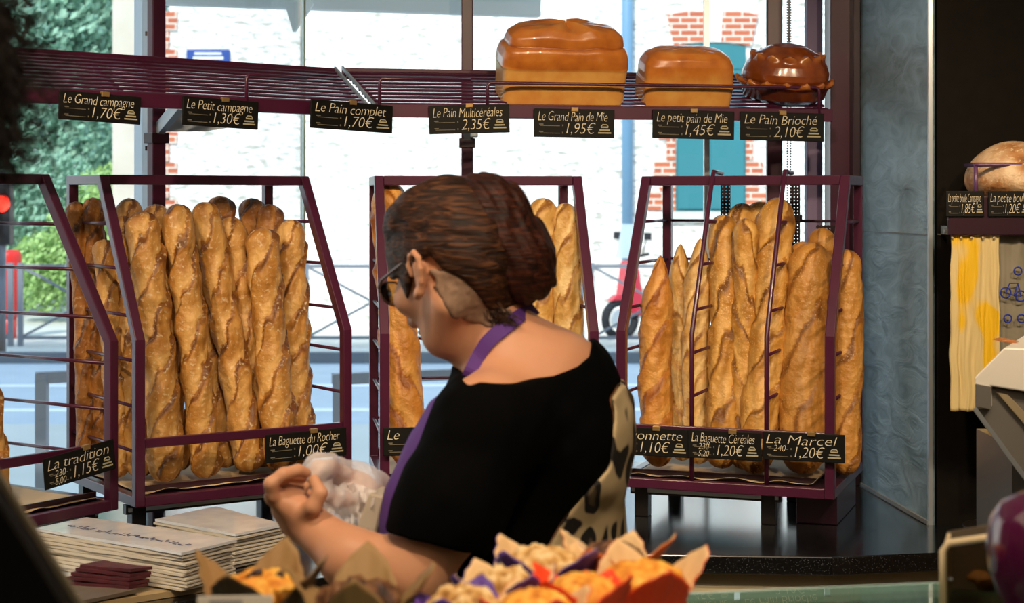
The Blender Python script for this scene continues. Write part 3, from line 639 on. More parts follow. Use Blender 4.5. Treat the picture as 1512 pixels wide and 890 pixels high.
def baguette(name, ln, r, m, seed, style='rocher', twist=1, bend=.012, view=0., flat=.9):
    """axis along +z from 0; scored side faces -y turned by view"""
    rn = random.Random(seed); nz_, na = 150, 48; vs = []; at = []
    o1, o2 = rn.random()*50, rn.random()*50; bx, by = rn.uniform(-1, 1)*bend, rn.uniform(-1, 1)*bend*.6
    tip = {'rocher': .75, 'trad': 2.0, 'round': .9, 'cereal': 1.0, 'marcel': .8}[style]; style = 'trad' if style == 'round' else style; pitch = {'rocher': .115, 'trad': .13, 'cereal': .13, 'marcel': .16}[style]
    amp = {'rocher': .20, 'trad': .13, 'cereal': .16, 'marcel': .08}[style]; ph0 = rn.random(); wob = rn.uniform(.8, 1.2)
    for i in range(nz_+1):
        s = i/nz_; z = ln*(.5-.5*math.cos(PI*s)) if 0 else ln*s
        tp = tip if s > .5 else min(tip, .9)
        e = min(s, 1-s)*ln/(r*tp*1.5)
        prof = math.sqrt(max(0, 1-(1-min(1, e))**2)) if tp < 1.5 else min(1, max(0, e))**.62
        prof = max(prof, .02)
        lump = 1+.07*mnoise.noise(Vector((o1, 0, z*9)))+.04*mnoise.noise(Vector((o2, 5, z*22)))
        lump *= 1+(.05*math.sin(2*PI*(z/pitch+ph0)) if style == 'rocher' else 0)
        cx = bx*math.sin(PI*s)+.004*mnoise.noise(Vector((o2, 1, z*6))); cy = by*math.sin(PI*s)+.004*mnoise.noise(Vector((o1, 3, z*6)))
        for k in range(na):
            a = 2*PI*k/na; aa = (a-(-PI/2+view)+PI) % (2*PI)-PI       # 0 = scored side
            q = z/pitch*wob+ph0+twist*aa/(2*PI)*3.0+.30*mnoise.noise(Vector((math.cos(a)*1.5+o1, math.sin(a)*1.5, z*14)))
            fr = q-math.floor(q); front = sstep(2.3, 1.3, abs(aa)) if style != 'cereal' else sstep(2.8, 1.6, abs(aa))
            ear = (fr/.80)**1.6 if fr < .80 else 1-sstep(.80, .93, fr)
            grv = -math.exp(-((fr-.97)/.05)**2)-math.exp(-((fr+.03)/.05)**2)
            fine = mnoise.noise(Vector((math.cos(a)*2+o2, math.sin(a)*2+o1, z*26)))*.075+mnoise.noise(Vector((math.cos(a)*5+o2, math.sin(a)*5, z*70)))*.04
            rr = r*prof*(lump+front*amp*(ear-.45+.35*grv)+fine)
            rr = max(rr, .0006)
            x, y = rr*math.cos(a), rr*math.sin(a)*(flat if math.sin(a) > 0 else 1)
            vs.append((x+cx, y+cy, z))
            c = .55-front*.42*sstep(.72, .86, fr)*(1-sstep(.9, .99, fr))+front*.36*(1-sstep(.05, .45, fr))-front*.25*(math.exp(-((fr-.98)/.03)**2))
            c += .25*mnoise.noise(Vector((math.cos(a)*1.5+o2, math.sin(a)*1.5, z*12)))-(.22 if e < .7 else 0)*(1-e/.7)
            at.append(c)
    fs = [(i*na+k, i*na+(k+1) % na, (i+1)*na+(k+1) % na, (i+1)*na+k) for i in range(nz_) for k in range(na)]
    fs += [tuple(range(na-1, -1, -1)), tuple(nz_*na+k for k in range(na))]
    o = meshobj(name, vs, fs, m); set_attr(o.data, np.array(at)); return o
def aim(o, p, q):
    p, q = Vector(p), Vector(q); d = (q-p).normalized()
    y = Vector((0, 1, 0)); x = y.cross(d).normalized(); y = d.cross(x)
    R = Matrix((x, y, d)).transposed().to_4x4(); o.matrix_basis = Matrix.Translation(p) @ R
def rplane(key, t): A, th, w_ = RK[key]; n_ = Vector((-math.sin(th), math.cos(th))); return A+n_*t, Vector((math.cos(th), math.sin(th)))
def put_baguette(key, pxb, pxt, pyt, tb, tt, wpx, m, style, seed, label, group=None, name='baguette', **k):
    A, d = rplane(key, tb); p = ray_plane(pxb, 600, A, d); p.z = RZ+.034
    A, d = rplane(key, tt); q = ray_plane(pxt, pyt, A, d)
    r = wpx/2/F*((p.y+q.y)/2); o = baguette(name, (q-p).length, r*1.08, M[m], seed, style, **k); aim(o, p, q)
    tag(o, label, 'bread', group); return o
B_ = [ # rack b, rustic baguettes; front row then back row
 ('b', 246, 207, 312, .10, .23, 47, 'rocher', 'rocher', 11, 'knobbly baguette at the left of the packed front row, beside the slanting bar'),
 ('b', 306, 260, 301, .10, .22, 42, 'rocher', 'rocher', 12, 'twisted baguette second from left in the packed front row'),
 ('b', 371, 299, 298, .13, .26, 42, 'rocher', 'rocher', 13, 'baguette leaning strongly left across the middle of the packed rack'),
 ('b', 392, 338, 320, .18, .27, 43, 'rocher', 'rocher', 14, 'baguette behind the strongly leaning one in the middle of the packed rack'),
 ('b', 415, 384, 337, .09, .20, 46, 'rocher', 'rocher', 15, 'shorter orange-brown baguette standing in front at the right of the packed rack'),
 ('b', 444, 429, 324, .14, .24, 41, 'rocher', 'rocher', 16, 'smooth pale baguette at the right end of the packed rack'),
 ('b', 216, 190, 292, .27, .33, 36, 'rocher', 'rocher', 17, 'baguette tip rising behind the knobbly leftmost front baguette'),
 ('b', 265, 229, 301, .24, .31, 37, 'rocher', 'rocher', 18, 'baguette wedged behind the first and second front baguettes'),
 ('b', 352, 324, 289, .30, .37, 40, 'rocher_dark', 'rocher', 19, 'brown baguette end showing behind the leaning middle baguettes'),
 ('b', 395, 371, 292, .29, .38, 42, 'rocher_dark', 'rocher', 20, 'darkest baguette end at the top of the packed rack'),
 ('b', 418, 396, 301, .24, .33, 40, 'rocher_dark', 'rocher', 21, 'dark baguette behind the shorter orange-brown baguette'),
 ('b', 208, 181, 318, .20, .28, 34, 'rocher', 'rocher', 22, 'baguette half hidden by the slanting left bar of the packed rack'),
 ('b', 128, 111, 297, .36, .41, 27, 'rocher_dark', 'rocher', 23, 'outermost baguette seen through the left side of the packed rack'),
 ('b', 157, 137, 291, .33, .38, 31, 'rocher_dark', 'rocher', 24, 'taller baguette seen between the left side rungs of the packed rack'),
 ('b', 176, 153, 353, .23, .30, 33, 'rocher', 'rocher', 25, 'short baguette seen between two slanting bars at the left of the packed rack'),
 ('b', 335, 283, 325, .22, .30, 42, 'rocher', 'rocher', 26, 'baguette mostly hidden in the gap behind the second and third front baguettes'),
 # rack c
 ('c', 607, 572, 268, .14, .30, 52, 'orange', 'round', 31, 'big orange-brown baguette standing left of the woman, behind her face'),
 ('c', 797, 801, 292, .18, .26, 47, 'trad', 'round', 32, 'pale baguette standing just right of the woman\'s hair'),
 ('c', 840, 834, 299, .14, .24, 40, 'trad', 'round', 33, 'slim pale baguette second to the right of the woman\'s hair'),
 # rack d
 ('d', 972, 974, 377, .12, .20, 45, 'orange', 'trad', 41, 'short pointed baguette at the left end of the rack by the pillar'),
 ('d', 1008, 1004, 360, .24, .30, 34, 'trad', 'trad', 42, 'pointed baguette behind the first divider, its tip left of the rod'),
 ('d', 1032, 1033, 352, .20, .28, 38, 'trad', 'trad', 43, 'pale pointed baguette right of the first divider rod'),
 ('d', 1066, 1068, 317, .15, .30, 46, 'cereal', 'cereal', 44, 'seeded baguette leaning right next to the first divider'),
 ('d', 1090, 1096, 299, .30, .39, 42, 'cereal', 'cereal', 45, 'seeded baguette end at the back of the tall middle bundle'),
 ('d', 1096, 1101, 322, .16, .24, 34, 'cereal', 'cereal', 46, 'slim seeded baguette in front of the tall middle bundle'),
 ('d', 1128, 1122, 297, .28, .40, 40, 'cereal', 'cereal', 47, 'seeded baguette in the middle of the tall bundle behind the second rod'),
 ('d', 1112, 1149, 292, .10, .32, 52, 'cereal', 'cereal', 48, 'tallest seeded baguette leaning right across the second divider rod'),
 ('d', 1183, 1200, 358, .14, .28, 62, 'marcel', 'marcel', 49, 'thick smooth baguette standing right of the second divider'),
 ('d', 1202, 1214, 336, .28, .34, 40, 'marcel', 'marcel', 50, 'dark round baguette end behind the thick smooth baguette'),
 ('d', 1176, 1186, 356, .26, .32, 36, 'marcel', 'marcel', 51, 'baguette end showing just left behind the thick smooth baguette'),
 ('d', 1248, 1250, 368, .16, .23, 40, 'marcel', 'marcel', 52, 'baguette at the right end of the rack by the pillar, behind the corner bar'),
 # rack a
 ('a', -6, -60, 330, .14, .24, 44, 'rocher', 'rocher', 61, 'baguette bottom cut off by the left edge of the picture')]
for i, b_ in enumerate(B_):
    tw = 1 if i % 4 else -1
    if b_[0] == 'b': tw = 1
    put_baguette(*b_, twist=-tw, view=random.Random(b_[9]).uniform(-.5, .5)-(.6 if b_[0] == 'd' else -.3))

# ---- tall tin loaves on the shelf
def loaf(name, w_, d_, h, m, seed, ring, lobes=()):
    """super-elliptic tin loaf: stations going up; ring(t) gives outset, tiers like the photo"""
    nu, nv = 96, 60; vs = []; at = []
    for j in range(nv+1):
        t = j/nv
        z, sx, sy, e, c = ring(t)
        for k in range(nu):
            a = 2*PI*k/nu; ca, sa = math.cos(a), math.sin(a)
            x = math.copysign(abs(ca)**(2/e), ca); y = math.copysign(abs(sa)**(2/e), sa)
            nx = mnoise.noise(Vector((x*2+seed, y*2, t*3)))*.03
            zz = z*h+sum(A_*math.exp(-((x-c_)/w__)**2)*max(0, t-.6)*2.5*h for c_, w__, A_ in lobes)
            vs.append((x*sx*w_/2*(1+nx*t), y*sy*d_/2*(1+nx*t), zz+h*.012*mnoise.noise(Vector((x*3, y*3, seed+t*4)))*t))
            at.append(c+.10*mnoise.noise(Vector((x*3, y*3, t*5+seed))))
    fs = [(i*nu+k, i*nu+(k+1) % nu, (i+1)*nu+(k+1) % nu, (i+1)*nu+k) for i in range(nv) for k in range(nu)]
    fs += [tuple(range(nu-1, -1, -1)), tuple(nv*nu+k for k in range(nu))]
    o = meshobj(name, vs, fs, m); set_attr(o.data, np.array(at)); return o
def interp(tab, t):
    for (a, b) in zip(tab, tab[1:]):
        if t <= b[0]:
            k = (t-a[0])/(b[0]-a[0]+1e-9); return tuple(p+(q-p)*k for p, q in zip(a[1:], b[1:]))
    return tab[-1][1:]
M['loaf'] = crust_mat('glazed_tin_loaf_crust', '#8a3f0e', '#c4742a', '#dda455', rough=.3)
M['loaf'].node_tree.nodes['Principled BSDF'].inputs['Coat Weight'].default_value = .5
for n_ in M['loaf'].node_tree.nodes:
    if n_.type == 'BUMP': n_.inputs['Strength'].default_value = .12
M['loaf_dark'] = crust_mat('dark_glazed_brioche_crust', '#4a1d09', '#8a4416', '#c07a36', rough=.25)
M['loaf_dark'].node_tree.nodes['Principled BSDF'].inputs['Coat Weight'].default_value = .7
M['loaf_dark'].node_tree.nodes['Principled BSDF'].inputs['Coat Roughness'].default_value = .12
for n_ in M['loaf_dark'].node_tree.nodes:
    if n_.type == 'BUMP': n_.inputs['Strength'].default_value = .15
def put_on_shelf(o, px, t, A=None, lean=0.):
    A = SB; d = (SC-SB).normalized(); n_ = Vector((-d.y, d.x)); p = ray_plane(px, HY, A+n_*t, d)
    th = math.atan2(d.y, d.x); o.location = (p.x, p.y, EYE+HS+t*(HB-HS)/SDp+.002); o.rotation_euler = (math.atan((HB-HS)/SDp)*lean, 0, th); return p
# t, z, sx, sy, exponent, crust
big = [(0, 0, .90, .90, 5, .55), (.04, .0, .96, .96, 6, .6), (.08, .015, .97, .97, 7, .72), (.30, .26, .975, .975, 7, .78), (.45, .455, .985, .985, 7, .8), (.49, .475, 1.0, 1.0, 7, .62), (.53, .50, 1.0, 1.02, 6, .40), (.60, .60, 1.0, 1.04, 5, .42), (.66, .695, .97, 1.02, 4.5, .42), (.70, .735, .925, .95, 4.2, .40), (.725, .745, .91, .90, 4, .18), (.75, .77, .92, .90, 4, .38), (.82, .87, .89, .85, 3.6, .42), (.90, .955, .76, .70, 3, .48), (.96, .99, .45, .42, 2.6, .5), (1, 1, .02, .02, 2, .5)]
def ringf(tab): return lambda t: interp(tab, t)
o = loaf('tin_loaf', .345, .15, .207, M['loaf'], 3, ringf(big), [(-.42, .30, .035), (.50, .16, .05), (.12, .15, -.03)])
put_on_shelf(o, 825, .11, lean=1.0); tag(o, 'largest tall glazed tin loaf with a bulging tiered top on the upper shelf', 'bread')
small = [(0, 0, .90, .90, 5, .55), (.05, .0, .96, .96, 6, .62), (.10, .02, .98, .98, 7, .72), (.40, .36, 1.0, 1.0, 7, .72), (.48, .44, 1.0, 1.0, 6, .45), (.52, .47, .985, .99, 6, .66), (.62, .60, 1.0, 1.0, 5, .55), (.72, .74, .985, .98, 4.2, .42), (.82, .87, .90, .88, 3.6, .42), (.92, .965, .70, .66, 3.2, .5), (.97, .99, .4, .38, 2.6, .5), (1, 1, .02, .02, 2, .5)]
o = loaf('tin_loaf', .252, .13, .150, M['loaf'], 8, ringf(small), [])
put_on_shelf(o, 1007, .10, lean=1.0); tag(o, 'smaller plain tin loaf with flat shiny top, middle of three shelf loaves', 'bread')
# crown-shaped brioche, scissor-cut ridges in two tiers
nu, nv = 240, 150; vs = []; at = []
R_ = .121; H_ = .160
for j in range(nv+1):
    t = j/nv
    base = interp([(0, .0, .62), (.06, .0, .80), (.14, .06, .93), (.30, .24, 1.0), (.36, .30, 1.03), (.42, .34, 1.0), (.55, .50, .99), (.66, .64, .92), (.76, .755, .80), (.83, .84, .66), (.92, .94, .40), (1, 1.0, .01)], t)
    for k in range(nu):
        a = 2*PI*k/nu; s1 = abs(((a/(2*PI)*15) % 1)-.5)*2; s2 = abs(((a/(2*PI)*13+.3) % 1)-.5)*2
        r = base[1]*R_; z = base[0]*H_
        k1 = math.exp(-((t-.35)/.035)**2); r += R_*.13*k1*(1-s1)**.8-R_*.03*math.exp(-((t-.43)/.03)**2); z += H_*.10*math.exp(-((t-.37)/.035)**2)*(1-s1)
        k2 = math.exp(-((t-.76)/.035)**2); r += R_*.07*k2*(1-s2); z += H_*.075*k2*(1-s2)
        r *= 1+.02*mnoise.noise(Vector((math.cos(a)*2, math.sin(a)*2, t*4)))
        vs.append((r*math.cos(a), r*math.sin(a)*.92, z))
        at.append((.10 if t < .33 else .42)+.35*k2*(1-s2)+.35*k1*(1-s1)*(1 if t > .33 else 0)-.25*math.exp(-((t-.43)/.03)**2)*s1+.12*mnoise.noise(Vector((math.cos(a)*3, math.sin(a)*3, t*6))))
fs = [(i*nu+k, i*nu+(k+1) % nu, (i+1)*nu+(k+1) % nu, (i+1)*nu+k) for i in range(nv) for k in range(nu)]+[tuple(range(nu-1, -1, -1)), tuple(nv*nu+k for k in range(nu))]
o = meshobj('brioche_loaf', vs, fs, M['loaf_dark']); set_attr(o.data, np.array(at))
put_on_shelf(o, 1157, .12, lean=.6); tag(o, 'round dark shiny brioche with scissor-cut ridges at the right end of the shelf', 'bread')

# ================================================================== chalkboard price signs
M['slate'] = mat('black_chalkboard', '#0c0c0a', .6, noise=(20, '#12110e', .6), spec=.2)
M['chalk'] = mat('chalk_marker', '#d8cfb8', .8)
M['chalk_dim'] = mat('printed_line', '#6d685a', .8)
M['clip'] = mat('gold_clip', '#a98a58', .35, .6)
M['logo'] = mat('printed_emblem', '#a7a186', .8)
def text_mesh(body, size, shear=.22, off=0., spacing=.95):
    c = bpy.data.curves.new('lettering', 'FONT'); c.body = body; c.size = size; c.shear = shear; c.offset = off; c.space_character = spacing
    c.align_x = 'LEFT'; c.align_y = 'CENTER'; c.extrude = .0002; c.resolution_u = 3
    o = bpy.data.objects.new('lettering', c); COL.objects.link(o); bpy.context.view_layer.update()
    me = bpy.data.meshes.new_from_object(o.evaluated_get(bpy.context.evaluated_depsgraph_get())); bpy.data.objects.remove(o); bpy.data.curves.remove(c)
    return me
def fit_text(body, W, H, x, z, parent, m, y=-.0025, jit=0, name='lettering'):
    if not body: return None
    me = text_mesh(body, .03, off=-.00055); n = len(me.vertices); co = np.empty(n*3, 'f'); me.vertices.foreach_get('co', co); co = co.reshape(-1, 3)
    w0 = co[:, 0].max()-co[:, 0].min(); h0 = co[:, 1].max()-co[:, 1].min()
    sx = W/w0; sy = H/.03*1.05; cx0 = co[:, 0].min()
    X = x+(co[:, 0]-cx0)*sx; Z = z+co[:, 1]*sy+jit*np.sin((co[:, 0]-cx0)/w0*9)
    co2 = np.stack([X, y-co[:, 2]*1.0, Z], 1).astype('f'); me.vertices.foreach_set('co', co2.ravel()); me.update()
    o = bpy.data.objects.new(name, me); COL.objects.link(o); me.materials.clear(); me.materials.append(m); o.parent = parent; return o
def sign(label, loc, yaw, W, H, title, price, small=(), roll=0., tiltx=0., clipx=0.0, tw=.86, group=None, clip=True):
    r = empty('price_sign', loc, (tiltx, 0, 0), label, 'price sign', group)
    r.rotation_euler = (Matrix.Rotation(yaw, 3, 'Z') @ Matrix.Rotation(roll, 3, 'Y') @ Matrix.Rotation(tiltx, 3, 'X')).to_euler()
    MB().box((0, 0, 0), (W, .004, H)).build('board', M['slate'], r, bevel=.0018)
    fit_text(title, W*tw, H*.46, -W*.45, H*.22, r, M['chalk'], jit=H*.012)
    fit_text(price, W*.36, H*.52, -W*.10, -H*.20, r, M['chalk'])
    ln_ = MB()
    for z in (-.10, -.36): ln_.box((-W*.30, -.0024, H*z), (W*.24, .0008, H*.02)); ln_.box((-W*.41, -.0024, H*(z+.05)), (W*.05, .0008, H*.035))
    ln_.box((-W*.145, -.0024, -H*.08), (W*.012, .001, H*.06)); ln_.box((-W*.145, -.0024, -H*.34), (W*.012, .001, H*.06))
    ln_.build('printed_lines', M['chalk_dim'], r)
    for k, s_ in enumerate(small): fit_text(s_, W*.15, H*.30, -W*.36, -H*(.08+.25*k), r, M['chalk'])
    lg = MB()
    for k in range(3): lg.box((W*.375, -.0024, -H*(.12+.10*k)), (W*(.09+.035*k), .001, H*.05))
    lg.tube([(W*.33, -.0026, -H*.10), (W*.35, -.0026, -H*.03), (W*.40, -.0026, -H*.03), (W*.42, -.0026, -H*.10)], H*.02, 5); lg.build('emblem', M['logo'], r)
    if clip: MB().box((clipx, -.001, H*.5-.001), (.019, .010, .011)).build('clip', M['clip'], r, bevel=.001)
    return r
def shelf_yaw(k): d = (SB-SA) if k == 0 else (SC-SB); return math.atan2(d.y, d.x)
def sh_sign(k, px, py, wpx, title, price, label, roll=0., out=.016):
    A, B = (SA, SB) if k == 0 else (SB, SC); d = (B-A).normalized(); n_ = Vector((-d.y, d.x)); p = ray_plane(px, py, A-n_*out, d)
    a = ray_plane(px-wpx/2, py, A-n_*out, d); b = ray_plane(px+wpx/2, py, A-n_*out, d); W = (b-a).length
    return sign(label, p, shelf_yaw(k), W, 42/F*p.y, title, price, roll=roll, clipx=0 if px > 430 else .01)
sh_sign(0, 148, 159, 121, 'Le Grand campagne', '1,70€', 'chalkboard price sign reading Le Grand campagne 1,70 under the shelf', .035)
sh_sign(0, 326, 167, 112, 'Le Petit campagne', '1,30€', 'chalkboard price sign reading Le Petit campagne 1,30 under the shelf', .03)
sh_sign(0, 520, 172, 121, 'Le Pain complet', '1,70€', 'chalkboard price sign reading Le Pain complet 1,70 under the shelf joint', .03, out=.045)
sh_sign(1, 693, 176, 119, 'Le Pain Multicéréales', '2,35€', 'chalkboard price sign reading Le Pain Multicéréales 2,35 in front of the post', -.03)
sh_sign(1, 848, 182, 119, 'Le Grand Pain de Mie', '1,95€', 'chalkboard price sign reading Le Grand Pain de Mie 1,95 below the largest loaf', .01)
sh_sign(1, 1024, 184, 121, 'Le petit pain de Mie', '1,45€', 'chalkboard price sign reading Le petit pain de Mie 1,45 below the plain loaf', .015)
sh_sign(1, 1155, 187, 124, 'Le Pain Brioché', '2,10€', 'chalkboard price sign reading Le Pain Brioché 2,10 below the dark brioche', .015)
def rk_sign(key, px, py, wpx, hpx, title, price, label, small=(), roll=0., clipx=.02, clip=True, out=.016, tw=.86):
    A, d = rplane(key, -out); p = ray_plane(px, py, A, d); a = ray_plane(px-wpx/2, py, A, d); b = ray_plane(px+wpx/2, py, A, d)
    return sign(label, p, RK[key][1], (b-a).length, hpx/F*p.y, title, price, small, roll, clipx=clipx, clip=clip, tw=tw)
rk_sign('a', 118, 685, 104, 46, 'La tradition', '1,15€', 'chalkboard price sign reading La tradition 1,15 on the leftmost rack', ('230', '5,00'), roll=-.10)
rk_sign('b', 452, 657, 120, 42, 'La Baguette du Rocher', '1,00€', 'chalkboard price sign reading La Baguette du Rocher 1,00 on the packed rack', roll=-.01)
rk_sign('c', 625, 651, 118, 42, 'Le', '', 'chalkboard price sign starting with Le, half hidden by the purple apron', clipx=.05, tw=.15)
rk_sign('d', 958, 652, 120, 42, "L'Avonnette", '1,10€', 'chalkboard price sign reading Avonnette 1,10 beside the leopard print', roll=.0)
rk_sign('d', 1070, 657, 108, 42, 'La Baguette Céréales', '1,20€', 'chalkboard price sign reading La Baguette Céréales between its neighbours', ('230', '5,20'), out=.020)
rk_sign('d', 1186, 660, 122, 42, 'La Marcel', '1,20€', 'chalkboard price sign reading La Marcel 1,20 at the right of the rack', ('240',), out=.016)
# ================================================================== solid modelling with distance fields
def sd_cap(a, b, ra, rb):
    a, b = np.array(a, 'f'), np.array(b, 'f'); ab = b-a; L2 = float(ab@ab)+1e-12
    def f(p):
        pa = p-a; h = np.clip(pa@ab/L2, 0, 1); return np.linalg.norm(pa-h[:, None]*ab, axis=1)-(ra+(rb-ra)*h)
    return f
def sd_ell(c, r, R=None):
    c = np.array(c, 'f'); r = np.array(r, 'f'); R = np.eye(3, dtype='f') if R is None else np.array(R, 'f')   # rows of R: local axes in world
    def f(p):
        q = (p-c)@R.T; k0 = np.linalg.norm(q/r, axis=1); k1 = np.linalg.norm(q/(r*r), axis=1)+1e-9; return k0*(k0-1)/k1
    return f
def smin(a, b, k): h = np.clip(.5+.5*(b-a)/k, 0, 1); return b+(a-b)*h-k*h*(1-h)
def smax(a, b, k): return -smin(-a, -b, k)
def U(fs, k):
    def f(p):
        d = (fs[0][0] if isinstance(fs[0], tuple) else fs[0])(p)
        for g in fs[1:]:
            kk = k
            if isinstance(g, tuple): g, kk = g
            d = smin(d, g(p), kk)
        return d
    return f
def sd_poly_px(poly, Yr):
    """outline drawn in picture pixels at depth Yr, extruded along depth; negative inside"""
    pts = np.array([[P(x, y, Yr).x, P(x, y, Yr).z] for x, y in poly], 'f'); n = len(pts)
    def f(p):
        q = p[:, [0, 2]]; d = np.full(len(q), 1e9, 'f'); s = np.zeros(len(q), bool)
        for i in range(n):
            a, b = pts[i], pts[(i+1) % n]; e = b-a; w_ = q-a; h = np.clip((w_@e)/float(e@e), 0, 1)
            d = np.minimum(d, ((w_-h[:, None]*e)**2).sum(1))
            c = ((a[1] > q[:, 1]) != (b[1] > q[:, 1])) & (q[:, 0] < (b[0]-a[0])*(q[:, 1]-a[1])/(b[1]-a[1]+1e-12)+a[0]); s ^= c
        d = np.sqrt(d); return np.where(s, -d, d)
    return f
def vnoise(p, sc, seed=0):
    q = p*sc+seed*7.13; i = np.floor(q).astype(np.int64); f = q-i; f = f*f*(3-2*f)
    def h(x, y, z):
        n_ = (x*73856093) ^ (y*19349663) ^ (z*83492791); n_ = (n_ & 0x7fffffff); n_ = (n_*1103515245+12345) & 0x7fffffff; return ((n_ >> 8) & 0xffff)/32768.-1
    r = 0
    for dx in (0, 1):
        for dy in (0, 1):
            for dz in (0, 1):
                w_ = (f[:, 0] if dx else 1-f[:, 0])*(f[:, 1] if dy else 1-f[:, 1])*(f[:, 2] if dz else 1-f[:, 2]); r = r+w_*h(i[:, 0]+dx, i[:, 1]+dy, i[:, 2]+dz)
    return r
def nets(f, lo, hi, h):
    """surface nets of f<0 on a grid of step h; evaluates finely only near the surface"""
    lo = np.array(lo, float); hi = np.array(hi, float); B = 4
    nb = np.maximum(1, np.ceil((hi-lo)/(h*B)).astype(int)); n = nb*B+1
    cx = [lo[i]+(np.arange(nb[i])+.5)*B*h for i in range(3)]
    g = np.stack(np.meshgrid(*cx, indexing='ij'), -1).reshape(-1, 3).astype('f'); dc = f(g).reshape(nb)
    near = np.abs(dc) < B*h*1.9
    V = np.repeat(np.repeat(np.repeat(np.where(dc < 0, -1., 1.).astype('f'), B, 0), B, 1), B, 2); V = np.pad(V, ((0, 1),)*3, mode='edge')
    msk = np.zeros(n, bool)
    mm = np.repeat(np.repeat(np.repeat(near, B, 0), B, 1), B, 2); msk[:-1, :-1, :-1] = mm
    for ax in range(3):
        sl = [slice(None)]*3; sl[ax] = slice(1, None); sl2 = [slice(None)]*3; sl2[ax] = slice(None, -1); t_ = msk.copy(); t_[tuple(sl)] |= msk[tuple(sl2)]; msk = t_
    idx = np.argwhere(msk); vals = np.empty(len(idx), 'f')
    for k in range(0, len(idx), 400000): vals[k:k+400000] = f((lo+idx[k:k+400000]*h).astype('f'))
    V[msk] = vals
    ins = V < 0
    c = np.zeros(tuple(n-1), np.uint8)
    for dx in (0, 1):
        for dy in (0, 1):
            for dz in (0, 1): c += ins[dx:n[0]-1+dx, dy:n[1]-1+dy, dz:n[2]-1+dz]
    act = np.argwhere((c > 0) & (c < 8)); vid = -np.ones(tuple(n-1), np.int64); vid[tuple(act.T)] = np.arange(len(act))
    acc = np.zeros((len(act), 3)); cnt = np.zeros(len(act))
    cor = [(a, b, d) for a in (0, 1) for b in (0, 1) for d in (0, 1)]
    for a in cor:
        for ax in range(3):
            if a[ax]: continue
            b = list(a); b[ax] = 1; ia = act+np.array(a); ib = act+np.array(b); va = V[tuple(ia.T)]; vb = V[tuple(ib.T)]
            m_ = (va < 0) != (vb < 0); t_ = np.where(m_, va/(va-vb+1e-20), 0); t_ = np.clip(t_, 0, 1)
            pt_ = np.array(a)[None, :]+np.zeros((len(act), 3)); pt_[:, ax] += t_; acc += pt_*m_[:, None]; cnt += m_
    verts = lo+(act+acc/np.maximum(cnt, 1)[:, None])*h
    faces = []
    for ax in range(3):
        o1, o2 = (ax+1) % 3, (ax+2) % 3
        sl = [slice(1, n[k]-1) for k in range(3)]; sl[ax] = slice(0, n[ax]-1); s2 = list(sl); s2[ax] = slice(1, n[ax])
        A_, B_2 = ins[tuple(sl)], ins[tuple(s2)]; e = np.argwhere(A_ != B_2); fl = A_[tuple(e.T)]
        off = np.ones(3, int); off[ax] = 0; e = e+off
        def vq(d1, d2): q = e.copy(); q[:, o1] -= d1; q[:, o2] -= d2; return vid[tuple(q.T)]
        quad = np.stack([vq(1, 1), vq(0, 1), vq(0, 0), vq(1, 0)], 1); quad[~fl] = quad[~fl][:, ::-1]; faces.append(quad)
    faces = np.concatenate(faces); faces = faces[(faces >= 0).all(1)]
    return verts, faces
def sdf_obj(name, f, lo, hi, h, m, parent=None, relax=1):
    v, q = nets(f, lo, hi, h)
    me = bpy.data.meshes.new(name); me.vertices.add(len(v)); me.vertices.foreach_set('co', v.astype('f').ravel())
    me.loops.add(len(q)*4); me.loops.foreach_set('vertex_index', q.astype('i').ravel()); me.polygons.add(len(q))
    me.polygons.foreach_set('loop_start', np.arange(0, len(q)*4, 4, dtype='i')); me.polygons.foreach_set('loop_total', np.full(len(q), 4, 'i'))
    me.update(calc_edges=True); me.validate(); me.polygons.foreach_set('use_smooth', [True]*len(me.polygons))
    o = bpy.data.objects.new(name, me); COL.objects.link(o); me.materials.append(m)
    if parent is not None: o.parent = parent
    if relax: sm = o.modifiers.new('smooth', 'SMOOTH'); sm.iterations = relax; sm.factor = .5
    return o

